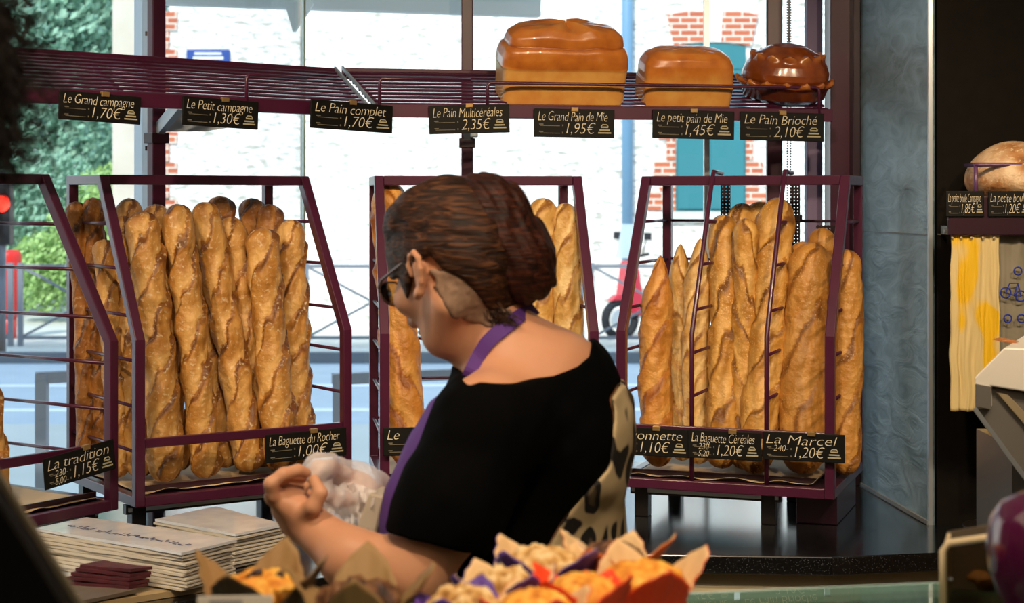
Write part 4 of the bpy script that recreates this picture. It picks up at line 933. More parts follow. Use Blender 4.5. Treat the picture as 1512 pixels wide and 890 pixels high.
# ================================================================== the woman
WY = 2.5
def W(px, py, d=0.): return np.array(P(px, py, WY+d), 'f')
def frame(yaw, pitch, roll=0):
    """rows: forward, left, up"""
    f = Vector((-math.cos(yaw), math.sin(yaw), 0)); up = Vector((0, 0, 1)); l = up.cross(f)
    Rm = Matrix.Rotation(pitch, 3, l); f = Rm @ f; up = Rm @ up
    if roll: Rr = Matrix.Rotation(roll, 3, f); l = Rr @ l; up = Rr @ up
    return np.array([list(f), list(l), list(up)], 'f')
def skin_x(m, n, l, b, t): pass
M['skin'] = mat('skin', '#d59e7a', .5, noise=(14, '#c98e6a', .9), sub=.12, bump=(180, .08, .001), spec=.35)
M['skin_hand'] = M['skin']
def hair_mat(name, a, b_, c, rot):
    def hx(m, n, l, b, t):
        mp = n.new('ShaderNodeMapping'); mp.vector_type = 'POINT'; mp.inputs['Rotation'].default_value = rot; mp.inputs['Scale'].default_value = (14, 60, 150)
        l.new(t.outputs['Object'], mp.inputs[0]); nz = n.new('ShaderNodeTexNoise'); nz.inputs['Scale'].default_value = 1.3; nz.inputs['Detail'].default_value = 6; nz.inputs['Distortion'].default_value = .8
        l.new(mp.outputs[0], nz.inputs['Vector']); r = n.new('ShaderNodeValToRGB'); e = r.color_ramp.elements; e[0].position = .36; e[0].color = L(a); e[1].position = .68; e[1].color = L(c); k = e.new(.5); k.color = L(b_)
        l.new(nz.outputs['Fac'], r.inputs[0]); l.new(r.outputs[0], b.inputs['Base Color'])
        bp = n.new('ShaderNodeBump'); bp.inputs['Strength'].default_value = .8; bp.inputs['Distance'].default_value = .004; l.new(nz.outputs['Fac'], bp.inputs['Height']); l.new(bp.outputs[0], b.inputs['Normal'])
    return mat(name, b_, .55, extra=hx, spec=.25)
M['hair'] = hair_mat('dark_auburn_hair', '#1a0e08', '#331c0f', '#5f3b22', (0, .45, 0))
M['bun'] = hair_mat('reddish_brown_hair', '#180a07', '#33160d', '#522817', (0, -1.0, 0))
M['nape'] = mat('short_greying_hair', '#9a7c64', .7, noise=(140, '#7c614d', .8))
M['shirt'] = mat('black_jersey', '#040404', .9, bump=(120, .2, .002), spec=.06)
M['apron'] = mat('purple_apron_cloth', '#5b3186', .75, bump=(200, .25, .001), noise=(12, '#4c2674', .8))
M['trousers'] = mat('dark_trousers', '#17171c', .85)
def leopard_x(m, n, l, b, t):
    mp = n.new('ShaderNodeMapping'); mp.inputs['Scale'].default_value = (1.25, 1, .62); mp.inputs['Rotation'].default_value = (0, .35, 0); l.new(t.outputs['Object'], mp.inputs[0])
    nz = n.new('ShaderNodeTexNoise'); nz.inputs['Scale'].default_value = 16; nz.inputs['Detail'].default_value = 2; l.new(mp.outputs[0], nz.inputs['Vector'])
    mx = n.new('ShaderNodeMix'); mx.data_type = 'RGBA'; mx.inputs[0].default_value = .06; l.new(mp.outputs[0], mx.inputs[6]); l.new(nz.outputs['Color'], mx.inputs[7])
    v = n.new('ShaderNodeTexVoronoi'); v.inputs['Scale'].default_value = 19; v.inputs['Randomness'].default_value = .85; l.new(mx.outputs[2], v.inputs['Vector'])
    r = n.new('ShaderNodeValToRGB'); e = r.color_ramp.elements; e[0].position = .0; e[0].color = L('#6b5a3c'); e[1].position = .44; e[1].color = L('#b9a47c')
    for pos, c in ((.17, '#4c4030'), (.2, '#1a1612'), (.36, '#15120f'), (.40, '#b3a07a')): k = e.new(pos); k.color = L(c)
    l.new(v.outputs['Distance'], r.inputs[0]); l.new(r.outputs[0], b.inputs['Base Color'])
M['leopard'] = mat('leopard_print_cloth', '#b9a47c', .8, extra=leopard_x)

woman = empty('person', (.08, 2.55, 0), label='woman in black t-shirt, purple apron and leopard-print wrap, bent over her hands', cat='person')
def wo(o): o.location = (-.08, -2.55, 0); return o
HF = frame(math.radians(46), math.radians(24))           # head
HCn = W(668, 372, 0)
def hl(f, l, u): return HCn+HF[0]*f+HF[1]*l+HF[2]*u
BF = frame(math.radians(35), math.radians(12))
Lsh, Rsh = W(722, 628, -.12), W(866, 622, .16)
Lel, Lwr = W(612, 846, -.17), W(447, 768, -.10)
Rel, Rwr = W(690, 820, .20), W(556, 748, .10)
head = [sd_ell(HCn, (.098, .074, .098), HF), (sd_ell(hl(.035, 0, -.055), (.062, .058, .07), HF), .03), (sd_ell(hl(.055, 0, -.112), (.030, .036, .030), HF), .03),
        (sd_cap(hl(-.01, .045, -.085), hl(.05, .022, -.118), .022, .018), .03), (sd_cap(hl(-.01, -.045, -.085), hl(.05, -.022, -.118), .022, .018), .03),
        (sd_cap(hl(.094, 0, -.02), hl(.118, 0, -.062), .009, .013), .012), (sd_ell(hl(.104, .012, -.066), (.010, .008, .007), HF), .008), (sd_ell(hl(.104, -.012, -.066), (.010, .008, .007), HF), .008),
        (sd_ell(hl(.072, .042, -.045), (.025, .022, .022), HF), .02), (sd_ell(hl(.072, -.042, -.045), (.025, .022, .022), HF), .02),
        (sd_cap(hl(.082, .045, .008), hl(.094, .010, .006), .009, .009), .014), (sd_cap(hl(.082, -.045, .008), hl(.094, -.010, .006), .009, .009), .014),
        (sd_ell(hl(.097, 0, -.088), (.010, .022, .006), HF), .006), (sd_ell(hl(.095, 0, -.098), (.011, .019, .007), HF), .006)]
# ear, near side and far side
def ear(s):
    c = np.array(hl(.000, s*.076, -.036)); out_ = HF[1]*s; up = HF[2]*.96-HF[0]*.22; up = up/np.linalg.norm(up); fw = HF[0]
    def e(a, b, o_=0.): return c+fw*a+up*b+out_*o_
    ring = [(.012, .006, .004), (.013, .020, .007), (.004, .031, .010), (-.010, .031, .014), (-.020, .020, .016), (-.021, .004, .015), (-.015, -.012, .011), (-.006, -.024, .008), (.004, -.028, .006), (.008, -.018, .004)]
    r = [sd_cap(e(*ring[i]), e(*ring[i+1]), .0042, .0042) for i in range(len(ring)-1)]
    r += [sd_cap(e(-.006, .012, .004), e(-.004, -.012, .003), .010, .008), sd_cap(e(-.008, .018, .009), e(-.014, .0, .009), .0035, .0035), sd_cap(e(-.001, -.024, .006), e(.003, -.026, .006), .0075, .006)]
    return r
ears = [(g, .004) for g in ear(1)+ear(-1)]
torso = [sd_ell(W(782, 640, .05), (.118, .175, .125), BF), (sd_ell(W(778, 740, .06), (.125, .160, .14), BF), .06), (sd_ell(W(783, 850, .07), (.128, .155, .14), BF), .06), (sd_ell(W(798, 940, .09), (.135, .16, .13), BF), .06),
         (sd_cap(W(790, 575, .03), Lsh, .07, .062), .05), (sd_cap(W(805, 575, .05), Rsh, .07, .060), .05), (sd_ell(W(850, 640, .0), (.06, .10, .09), BF), .05),
         (sd_cap(W(712, 470, .02), W(772, 566, .03), .056, .072), .04), (sd_cap(W(735, 500, .0), W(800, 560, .0), .05, .07), .04), (sd_ell(W(805, 560, .03), (.07, .11, .055), BF), .05)]
larm = [(sd_cap(Lsh, W(672, 735, -.16), .066, .062), .05), (sd_cap(W(672, 735, -.16), Lel, .060, .047), .03), (sd_cap(Lel, W(520, 826, -.15), .046, .040), .02), (sd_cap(W(520, 826, -.15), Lwr, .040, .028), .02)]
rarm = [(sd_cap(Rsh, Rel, .06, .045), .04), (sd_cap(Rel, Rwr, .042, .027), .02)]
def finger(pts, r0, r1, k=.004):
    n = len(pts)-1; return [(sd_cap(pts[i], pts[i+1], r0+(r1-r0)*i/n, r0+(r1-r0)*(i+1)/n), k) for i in range(n)]
lhand = [(sd_cap(Lwr, W(430, 748, -.098), .030, .029), .02), (sd_cap(W(436, 752, -.118), W(404, 734, -.128), .022, .013), .015), (sd_cap(W(440, 750, -.08), W(410, 728, -.075), .021, .013), .015)]
lhand += finger([W(402, 732, -.138), W(400, 714, -.145), W(418, 700, -.14), W(440, 694, -.125), W(452, 698, -.115)], .0105, .0078)
lhand += finger([W(401, 734, -.118), W(402, 713, -.118), W(422, 703, -.108), W(446, 706, -.095)], .0105, .0078)
lhand += finger([W(404, 736, -.098), W(408, 718, -.094), W(428, 712, -.08), W(450, 718, -.072)], .0102, .0074)
lhand += finger([W(410, 738, -.080), W(418, 724, -.073), W(436, 722, -.058), W(452, 730, -.054)], .0092, .0068)
lhand += finger([W(442, 762, -.125), W(462, 748, -.142), W(473, 728, -.142), W(464, 709, -.130)], .0135, .0085)
RHc = W(522, 722, .055)
rhand = [(sd_cap(Rwr, RHc, .027, .028), .02), (sd_cap(W(530, 735, .08), W(500, 712, .06), .024, .017), .015), (sd_cap(W(535, 722, .04), W(506, 702, .03), .022, .015), .015)]
rhand += finger([W(505, 698, .018), W(488, 688, .0), W(474, 688, -.02), W(466, 700, -.04)], .0112, .008)
rhand += finger([W(502, 702, .034), W(482, 690, .02), W(468, 688, .0), W(460, 702, -.02)], .0115, .008)
rhand += finger([W(500, 708, .05), W(480, 700, .04), W(466, 700, .02), W(460, 712, .0)], .0110, .008)
rhand += finger([W(502, 716, .066), W(486, 714, .056), W(472, 716, .04), W(468, 726, .025)], .0095, .007)
rhand += finger([W(522, 735, .02), W(506, 738, .0), W(490, 736, -.02), W(478, 728, -.035)], .0135, .009)
hipL, hipR = W(800, 1010, -.02), W(850, 1010, .16)
legs = [(sd_cap(hipL, (.02, 2.50, .48), .095, .06), .03), (sd_cap((.02, 2.50, .48), (.05, 2.52, .08), .058, .038), .02), (sd_cap((.05, 2.52, .05), (-.10, 2.60, .04), .038, .03), .02),
        (sd_cap(hipR, (.12, 2.68, .48), .095, .06), .03), (sd_cap((.12, 2.68, .48), (.14, 2.70, .08), .058, .038), .02), (sd_cap((.14, 2.70, .05), (.0, 2.79, .04), .038, .03), .02)]
lf = U(torso, .05); la = U(larm, .03); lra = U(rarm+rhand, .02); lh = U(lhand, .01); lhd = U(head, .03); le = U(ears, .004); ll = U(legs, .03)
def body(p):
    d = smin(lf(p), lhd(p), .025); d = smin(d, smin(la(p), lh(p), .012), .04); d = smin(d, lra(p), .03); d = smin(d, le(p), .006); return smin(d, ll(p), .04)
wo(sdf_obj('body', body, (-.42, 2.2, .0), (.26, 2.96, 1.72), .0033, M['skin'], woman, 1))
# hair
hairP = sd_poly_px([(520, 455), (578, 418), (590, 408), (598, 440), (606, 448), (611, 408), (613, 384), (640, 376), (655, 392), (690, 412), (712, 440), (728, 470), (760, 470), (860, 440), (860, 180), (500, 180)], 2.5)
skull = U([sd_ell(HCn, (.098, .074, .098), HF), (sd_cap(W(700, 440, .02), W(716, 476, .02), .058, .050), .03)], .03)
def hair(p):
    d = skull(p)-.013
    gr = np.sin((p@np.array([60, 20, 200.], 'f'))+3*vnoise(p, 22, 1)+2*vnoise(p, 9, 2))
    d = smin(d, sd_ell(W(640, 318, .02), (.062, .075, .040), HF)(p), .03)
    d = smax(d+gr*.0007+.002*vnoise(p, 45, 4), hairP(p), .010); return d
wo(sdf_obj('hair', hair, (-.26, 2.30, 1.42), (.10, 2.70, 1.70), .0028, M['hair'], woman, 1))
def rotpx(ang):   # local x along the given picture direction (down-right positive)
    a = math.radians(ang); return np.array([[math.cos(a), 0, -math.sin(a)], [0, 1, 0], [math.sin(a), 0, math.cos(a)]], 'f')
bun_f = U([sd_ell(W(744, 350, -.005), (.098, .075, .056), rotpx(62)), (sd_ell(W(768, 385, -.005), (.062, .062, .044), rotpx(55)), .03), (sd_ell(W(722, 300, .0), (.050, .065, .036), rotpx(15)), .03)], .02)
def bun(p):
    q = (p-W(735, 350, 0))@rotpx(62).T; gr = np.sin(q[:, 2]*230+2.5*np.sin(q[:, 0]*22)+2.5*vnoise(p, 18, 3))+.6*np.sin(q[:, 2]*420+q[:, 1]*120)
    return bun_f(p)+gr*.0016+.003*vnoise(p, 30, 5)
wo(sdf_obj('hair_bun', bun, (-.12, 2.38, 1.45), (.10, 2.62, 1.70), .0028, M['bun'], woman, 1))
napeP = sd_poly_px([(640, 396), (668, 392), (712, 425), (760, 462), (748, 482), (716, 478), (690, 470), (668, 462), (650, 430)], 2.5)
def nape(p): return smax(smin(skull(p), smin(lf(p), lhd(p), .025), .02)-.003+.0012*vnoise(p, 140, 6), napeP(p)+.005*vnoise(p, 90, 2), .006)
wo(sdf_obj('nape_hair', nape, (-.20, 2.34, 1.40), (.08, 2.62, 1.62), .003, M['nape'], woman, 0))
# loose strands
hs = MB(); rn = random.Random(5)
for i in range(150):
    a = rn.uniform(-1.2, 3.6); c = W(740+rn.uniform(-30, 30), 350+rn.uniform(-40, 50), rn.uniform(-.05, .02)); R1_ = .062+rn.random()*.03
    pts = []
    for k in range(7):
        t_ = a+k*.16; pts.append(tuple(c+np.array([math.cos(t_)*R1_*(1.05), rn.uniform(-.003, .003)-.02, math.sin(t_)*R1_*1.2], 'f')+np.array([0, 0, .0], 'f')))
for i in range(45):
    x0 = rn.uniform(690, 730); pts = [tuple(W(x0+k*rn.uniform(4, 12), 440+k*9+rn.uniform(-6, 6), -.055+rn.uniform(-.004, .004))) for k in range(5)]; hs.tube(pts, .0009, 3)
wo(hs.build('loose_strands', M['hair'], woman))
# shirt: torso and near sleeve
cl = U([g if not isinstance(g, tuple) else g for g in torso], .05)
arms2 = U([(sd_cap(Lsh, W(668, 745, -.16), .078, .076), .05), (sd_cap(W(668, 745, -.16), W(640, 800, -.165), .073, .070), .03)], .03)
arms3 = sd_cap(Rsh, (Rsh+Rel)/2, .074, .066)
neckP = sd_poly_px([(560, 380), (600, 500), (668, 538), (696, 552), (712, 547), (760, 550), (815, 546), (850, 535), (868, 524), (900, 440), (900, 380)], 2.5)
hemP = sd_poly_px([(500, 765), (577, 779), (640, 788), (706, 808), (716, 835), (760, 900), (700, 960), (480, 960)], 2.34)
backP = sd_poly_px([(898, 585), (903, 605), (893, 680), (870, 702), (835, 742), (806, 790), (790, 812), (748, 845), (735, 900), (735, 1100), (1100, 1100), (1100, 570), (915, 570)], 2.5)
def fold(p): return .004*vnoise(p, 14, 8)+.002*vnoise(p, 35, 9)
def shirt(p):
    tz = smin(cl(p)-.007, np.minimum(arms3(p), 9), .04)
    sl = smax(arms2(p), -hemP(p), .004); tz = smax(tz, -backP(p), .003)
    tz = smax(tz, -(p[:, 2]-.86), .004)
    d = smin(tz, sl, .035); return smax(d+fold(p), -neckP(p), .004)
wo(sdf_obj('t_shirt', shirt, (-.22, 2.15, .84), (.27, 2.95, 1.58), .0036, M['shirt'], woman, 1))
def leo(p): return smax(smax(cl(p)-.010+.003*np.sin(p@np.array([38, 10, 16.], 'f')+2*vnoise(p, 8, 3))+fold(p)*1.3, backP(p)+.002, .005), -(p[:, 2]-.80), .004)
wo(sdf_obj('leopard_print_wrap', leo, (-.1, 2.15, .78), (.27, 2.95, 1.45), .0038, M['leopard'], woman, 1))
def pants(p): return smax(smin(ll(p), lf(p), .04)-.012, smax(p[:, 2]-.93, .09-p[:, 2], .01), .005)
wo(sdf_obj('trousers', pants, (-.25, 2.25, .05), (.36, 2.98, .97), .008, M['trousers'], woman, 1))
for s_, (a, b) in enumerate((((.05, 2.52, .045), (-.10, 2.60, .035)), ((.14, 2.70, .045), (.0, 2.79, .035)))):
    def shoe(p, a=a, b=b): return np.maximum(sd_cap(a, b, .052, .044)(p), -p[:, 2]+.001)
    wo(sdf_obj('shoe', shoe, (-.2, 2.4, -.01), (.25, 2.9, .12), .006, mat('black_shoe_leather', '#101012', .4), woman, 1))
# apron: neck strap and bib
def band(pts, wv, th, name, m, parent, n_sub=5, closed=False):
    """flat band through pts, each with its own width vector"""
    cp = [Vector(p) for p in pts]; cw = [Vector(v) for v in wv]; out_ = []; ow = []
    def cr(a, b, c, d, t): return .5*((2*b)+(-a+c)*t+(2*a-5*b+4*c-d)*t*t+(-a+3*b-3*c+d)*t**3)
    N = len(cp)
    for i in range(N-1):
        for k in range(n_sub):
            t_ = k/n_sub; q = [cp[max(i-1, 0)], cp[i], cp[i+1], cp[min(i+2, N-1)]]; z = [cw[max(i-1, 0)], cw[i], cw[i+1], cw[min(i+2, N-1)]]
            out_.append(cr(*q, t_)); ow.append(cr(*z, t_))
    out_.append(cp[-1]); ow.append(cw[-1]); vs = []
    for i, (p_, w__) in enumerate(zip(out_, ow)):
        d = (out_[min(i+1, len(out_)-1)]-out_[max(i-1, 0)]).normalized(); nn = d.cross(w__).normalized()*th/2
        vs += [p_-w__/2-nn, p_+w__/2-nn, p_+w__/2+nn, p_-w__/2+nn]
    fs = [(4*i+k, 4*i+(k+1) % 4, 4*i+4+(k+1) % 4, 4*i+4+k) for i in range(len(out_)-1) for k in range(4)]+[(3, 2, 1, 0), tuple(4*(len(out_)-1)+k for k in range(4))]
    b = MB(); b.add(vs, fs); return b.build(name, m, parent, smooth=False)
ap = empty('apron', (0, 0, 0)); ap.parent = woman; wo(ap)
def surf(px, py, extra=.004):
    """nearest point of the body along the sight line, lifted a little"""
    ds = np.linspace(-.25, .25, 251); pts = np.array([W(px, py, d) for d in ds], 'f'); v = np.minimum(lf(pts), lhd(pts)); k = np.argmax(v < extra); return Vector(pts[k]) if v.min() < extra else Vector(W(px, py, 0))
sp = [(786, 448), (768, 466), (745, 483), (722, 503), (706, 527), (696, 550), (684, 580), (664, 606)]
cen = [surf(*q) if i < 6 else Vector(W(q[0], q[1], -.05)) for i, q in enumerate(sp)]
cen[0] = Vector(W(790, 455, .04))
band(cen, [(.013, .004, -.016)]*2+[(.015, -.004, -.015)]*3+[(.021, -.004, -.009)]*3, .003, 'neck_strap', M['apron'], ap)
cols = []; rows_ = [(676, 560, 14), (640, 590, 26), (614, 634, 40), (593, 679, 50), (572, 716, 56), (560, 757, 60), (558, 800, 60), (560, 850, 60), (566, 930, 60), (572, 1040, 60)]
nr, ncol = 46, 16; vs = []; 
for layer in (0, 1):
    for i in range(nr+1):
        t_ = i/nr*(len(rows_)-1); k = min(int(t_), len(rows_)-2); u = t_-k; x = rows_[k][0]*(1-u)+rows_[k+1][0]*u; y = rows_[k][1]*(1-u)+rows_[k+1][1]*u; bw = rows_[k][2]*(1-u)+rows_[k+1][2]*u
        for j in range(ncol+1):
            s_ = j/ncol; dx = bw*max(0, 1-s_/.25)**1.5 if s_ < .25 else (s_-.25)**1.6*bw*3.0; dd = -.13+.32*s_+(.0 if s_ > .25 else -.0)
            fo = .006*math.sin(s_*17+y*.02)
            p = W(x+dx, y, 0); k3 = (WY+dd)/WY; vs.append((p[0]+fo+layer*.0015, WY+dd, p[2]))
NN = (nr+1)*(ncol+1); q_ = lambda i, j, k: k*NN+i*(ncol+1)+j; fs = []
for i in range(nr):
    for j in range(ncol): fs += [(q_(i, j, 0), q_(i+1, j, 0), q_(i+1, j+1, 0), q_(i, j+1, 0)), (q_(i, j, 1), q_(i, j+1, 1), q_(i+1, j+1, 1), q_(i+1, j, 1))]
    for j, a in ((0, 0), (ncol, 1)): f_ = (q_(i, j, 0), q_(i, j, 1), q_(i+1, j, 1), q_(i+1, j, 0)); fs.append(f_ if a == 0 else f_[::-1])
for j in range(ncol): fs += [(q_(0, j, 0), q_(0, j+1, 0), q_(0, j+1, 1), q_(0, j, 1)), (q_(nr, j, 0), q_(nr, j, 1), q_(nr, j+1, 1), q_(nr, j+1, 0))]
meshobj('bib', vs, fs, M['apron'], ap)
# glasses
gl_ = empty('glasses', (0, 0, 0)); gl_.parent = woman; wo(gl_)
mfr = mat('tortoise_brown_glasses', '#5a4038', .3)
for s_ in (1, -1):
    ring = []
    for k in range(17):
        a = 2*PI*k/16; ring.append(tuple(hl(.118-.006*abs(math.cos(a)), s_*.034+.026*math.cos(a), -.018+.019*math.sin(a))))
    b = MB(); b.tube(ring, .0017, 6); b.tube([tuple(hl(.112, s_*.060, -.010)), tuple(hl(.085, s_*.074, -.008)), tuple(hl(.01, s_*.084, -.006)), tuple(hl(-.012, s_*.086, -.022))], [.0022, .0026, .0024, .002], 6)
    b.build('rim', mfr, gl_, smooth=True)
    b = MB(); n0 = len(ring)-1; c0 = Vector(hl(.115, s_*.034, -.018)); fo = Vector(HF[0])*.0008
    b.add([c0+fo]+[Vector(r_)+fo for r_ in ring[:-1]]+[c0-fo]+[Vector(r_)-fo for r_ in ring[:-1]], [(0, 1+k, 1+(k+1) % n0) for k in range(n0)]+[(n0+1, n0+2+(k+1) % n0, n0+2+k) for k in range(n0)]); b.build('lens', glassmat('spectacle_lens', '#eef4f6', 1.0), gl_)
b = MB(); b.tube([tuple(hl(.117, .009, -.014)), tuple(hl(.121, 0, -.011)), tuple(hl(.117, -.009, -.014))], .0016, 6); b.build('bridge', mfr, gl_, smooth=True)
# thin plastic glove on the right hand
M['film'] = mat('clear_plastic_film', '#fbf5f2', .38, alpha=.48, bump=(45, .6, .006), spec=.5)
rhs = U(rhand, .012)
def glove(p):
    d = rhs(p)-.0085+.003*vnoise(p, 60, 2)+.0015*vnoise(p, 120, 4); c = sd_cap(W(478, 690, -.03), W(466, 682, -.03), .018, .010)(p); d = smin(d, c, .02)
    cuff = sd_cap(RHc, W(562, 752, .10), .042, .048)(p)+.005*vnoise(p, 40, 5)
    return smin(d, cuff, .015)
def glove_shell(p): d = glove(p); return np.maximum(d, -d-.0012)
wo(sdf_obj('plastic_glove', glove, (-.36, 2.38, 1.10), (-.14, 2.70, 1.32), .003, M['film'], woman, 1))
# ---- carton and plastic film held in front of the apron
tag(MB().slab([W(545, 727, -.02), W(571, 733, -.02), W(548, 818, -.03), W(516, 806, -.03)], (.012, .06, 0)).build('paper_sleeve', mat('grey_cream_carton', '#b7ab97', .6), bevel=.004), 'flat cream-grey carton sleeve held between the glove and the apron', 'carton')
nu_, nv_ = 34, 30; vs = []
for L_ in (0, 1):
    for j in range(nv_+1):
        for i in range(nu_+1):
            u, v = i/nu_, j/nv_; x0 = 474+(10)*v+30*v*v; x1 = 556-22*v; y = 728+90*v-14*math.sin(u*3)*(1-v)
            q = Vector((u*5, v*3, 2)); p = W(x0+(x1-x0)*u, y, -.05+.05*math.sin(u*2.5)+.018*mnoise.noise(q*1.7)+.012*abs(mnoise.noise(q*4)))
            vs.append((p[0]+.004*mnoise.noise(q*3), p[1]+L_*.0008, p[2]+.004*mnoise.noise(q*2.2)))
N_ = (nu_+1)*(nv_+1); g_ = lambda i, j, k: k*N_+j*(nu_+1)+i; fs = []
for j in range(nv_):
    for i in range(nu_): fs += [(g_(i, j, 0), g_(i+1, j, 0), g_(i+1, j+1, 0), g_(i, j+1, 0)), (g_(i, j, 1), g_(i, j+1, 1), g_(i+1, j+1, 1), g_(i+1, j, 1))]
tag(meshobj('plastic_bag', vs, fs, M['film']), 'crumpled clear plastic film hanging from the gloved hand', 'plastic bag')

# ================================================================== display case in front
KZ = 1.21
case = empty('display_case', (.1, 1.335, 0), (0, 0, .178), label='glass-topped display case at the bottom edge with muffins on it', cat='display case')
def kc(mb, name, m, **k): o = mb.build(name, m, case, **k); o.location = (-.1, -1.4, 0); return o
kc(MB().box((.1, 1.40, KZ-.004), (2.9, 1.04, .008)), 'glass_top', M['case_glass'])
kc(MB().box((.1, 1.9165, KZ-.004), (2.9, .004, .009)), 'top_edge', M['glass_edge'])
kc(MB().box((.1, .885, .92), (2.9, .008, .56)), 'front_glass', M['case_glass'])
kc(MB().box((.1, 1.40, .32), (2.9, 1.0, .60)), 'base', mat('case_base_laminate', '#8a8378', .5), bevel=.004)
for px in (1200, 1372):
    x = P(px, 0, 1.9).x; kc(MB().box((x, 1.4, .91), (.005, .98, .58)), 'glass_divider', M['case_glass'])
kc(MB().box((.1, 1.895, .91), (2.9, .006, .58)), 'rear_glass', M['case_glass'])

# ---- muffins in tulip wrappers
def muffin_mat(name, a, b_, c):
    return crust_mat(name, a, b_, c, rough=.65)
M['muf_y'] = muffin_mat('yellow_sponge', '#c4701a', '#ea992c', '#f6c054'); M['muf_c'] = muffin_mat('pale_crumble', '#9a6a30', '#cc9a50', '#ecd09a'); M['muf_k'] = muffin_mat('chocolate_crumble', '#2a160c', '#4d2c18', '#7a5230')
PAP = {'purple': mat('purple_paper', '#5f40a0', .6), 'red': mat('orange_red_paper', '#ee4a20', .55), 'brown': mat('brown_paper', '#5a4630', .65), 'kraft': mat('kraft_paper', '#9c7c4e', .7), 'cream': mat('cream_paper_inside', '#e0bd8a', .7), 'orange': mat('orange_paper', '#cf6a2c', .6)}
M['choc'] = mat('dark_chocolate', '#2c150c', .35, bump=(60, .4))
def muffin(px, pyt, r, wrap, inner, top, seed, label, rot=0., hw=.084, tips=.030, lump=.10, chips=0, fall=1.0):
    Y = .36*F/(pyt-HY); x = P(px, 0, Y).x; m_ = empty('muffin', (x, Y, KZ), (0, 0, rot), label, 'muffin'); rn = random.Random(seed)
    # sponge
    nu, nv = 72, 30; vs = []; at = []
    for j in range(nv+1):
        t = j/nv
        if t < .45: k = t/.45; rr = r*(.62+.30*k); z = .006+.046*k
        else: k = (t-.45)/.55; rr = r*(.92+.10*math.sin(min(1, k*4)*PI/2)*(1-k))*math.cos(k*PI/2)**.75+.0005; z = .051+.027*math.sin(k*PI/2)
        for i in range(nu):
            a = 2*PI*i/nu; q = Vector((math.cos(a)*rr/r*2+seed, math.sin(a)*rr/r*2, z*20)); d = (lump*mnoise.noise(q*1.4)+lump*.8*mnoise.noise(q*3.5)+lump*.5*mnoise.noise(q*8)) if t > .42 else 0
            vs.append(((rr*(1+d*.5))*math.cos(a), (rr*(1+d*.5))*math.sin(a), z+d*r*.9)); at.append(.52+1.3*mnoise.noise(q*2.2)*.5+d*3.5)
    fs = [(j*nu+i, j*nu+(i+1) % nu, (j+1)*nu+(i+1) % nu, (j+1)*nu+i) for j in range(nv) for i in range(nu)]+[tuple(range(nu-1, -1, -1)), tuple(nv*nu+i for i in range(nu))]
    o = meshobj('sponge', vs, fs, M[top], m_); set_attr(o.data, np.array(at))
    # folded paper with pointed corners
    ph = rn.random()*6.3; tl = [tips*rn.uniform(.6, 1.25) for _ in range(5)]; nc = 4; fl = [rn.uniform(.8, 1.35) for _ in range(5)]
    for part, mt, off in (('wrapper', PAP[wrap], .0009), ('wrapper_inside', PAP[inner], 0.)):
        nu, nv = 80, 14; vs = []
        for L_ in (0, 1):
            for j in range(nv+1):
                t = j/nv
                for i in range(nu):
                    a = 2*PI*i/nu; s_ = ((a/(2*PI))*nc+.0) % nc; k = int(s_) % nc; f_ = abs((s_ % 1)-.5)*2; tri = (1-f_)
                    H_ = hw-.030+tl[k]*tri**.85*.85-.003*(f_); z = H_*t
                    rb = r*(.63+.33*min(1, t*1.5)); over = max(0, z-.045)
                    rad = rb+over*.55*fl[k]+r*.035*math.cos(a*nc*2+1)*t+.0015*math.sin(a*23)*t
                    rad += off+L_*.0007
                    vs.append((rad*math.cos(a+ph), rad*math.sin(a+ph), z+.001-.0*L_))
        N2 = nu*(nv+1); g2 = lambda i, j, k: k*N2+j*nu+(i % nu); fs = []
        for j in range(nv):
            for i in range(nu): fs += [(g2(i, j, 1), g2(i+1, j, 1), g2(i+1, j+1, 1), g2(i, j+1, 1)), (g2(i, j, 0), g2(i, j+1, 0), g2(i+1, j+1, 0), g2(i+1, j, 0))]
        for i in range(nu): fs += [(g2(i, nv, 0), g2(i, nv, 1), g2(i+1, nv, 1), g2(i+1, nv, 0)), (g2(i, 0, 0), g2(i+1, 0, 0), g2(i+1, 0, 1), g2(i, 0, 1))]
        o = meshobj(part, vs, fs, mt, m_, smooth=True)
    for c in range(chips):
        a = rn.uniform(0, 6.3); q = r*rn.uniform(.2, .8); b = MB(); s_ = rn.uniform(.0035, .0055)
        b.lathe([(s_*.3, 0), (s_, s_*.4), (s_*.9, s_), (s_*.3, s_*1.5)], (q*math.cos(a), q*math.sin(a), .078-.018*(q/r)**2), 8, fn=lambda a_, z_: 1+.2*math.sin(a_*3)); b.build('chocolate_chip', M['choc'], m_, smooth=True)
    return m_
muffin(382, 842, .043, 'brown', 'kraft', 'muf_y', 3, 'yellow muffin with chocolate chips in a brown paper wrapper at the left', chips=5, tips=.052, rot=.6)
muffin(532, 856, .041, 'kraft', 'kraft', 'muf_k', 5, 'chocolate crumble muffin in a kraft brown wrapper', tips=.044, lump=.16)
muffin(683, 864, .036, 'purple', 'purple', 'muf_c', 7, 'crumble muffin with a purple wrapper, nearest of the purple ones', lump=.14)
muffin(742, 838, .036, 'purple', 'cream', 'muf_c', 11, 'pale crumble muffin in the middle of the purple-wrapped ones', lump=.16)
muffin(802, 806, .042, 'purple', 'cream', 'muf_c', 13, 'crumble muffin at the back under the woman\'s elbow, highest of the purple-wrapped ones', lump=.12, tips=.034)
muffin(860, 845, .036, 'red', 'red', 'muf_y', 17, 'yellow muffin in a red wrapper in the middle of the group', lump=.07)
muffin(790, 868, .037, 'red', 'cream', 'muf_y', 19, 'yellow muffin in a red wrapper nearest the bottom edge', lump=.07)
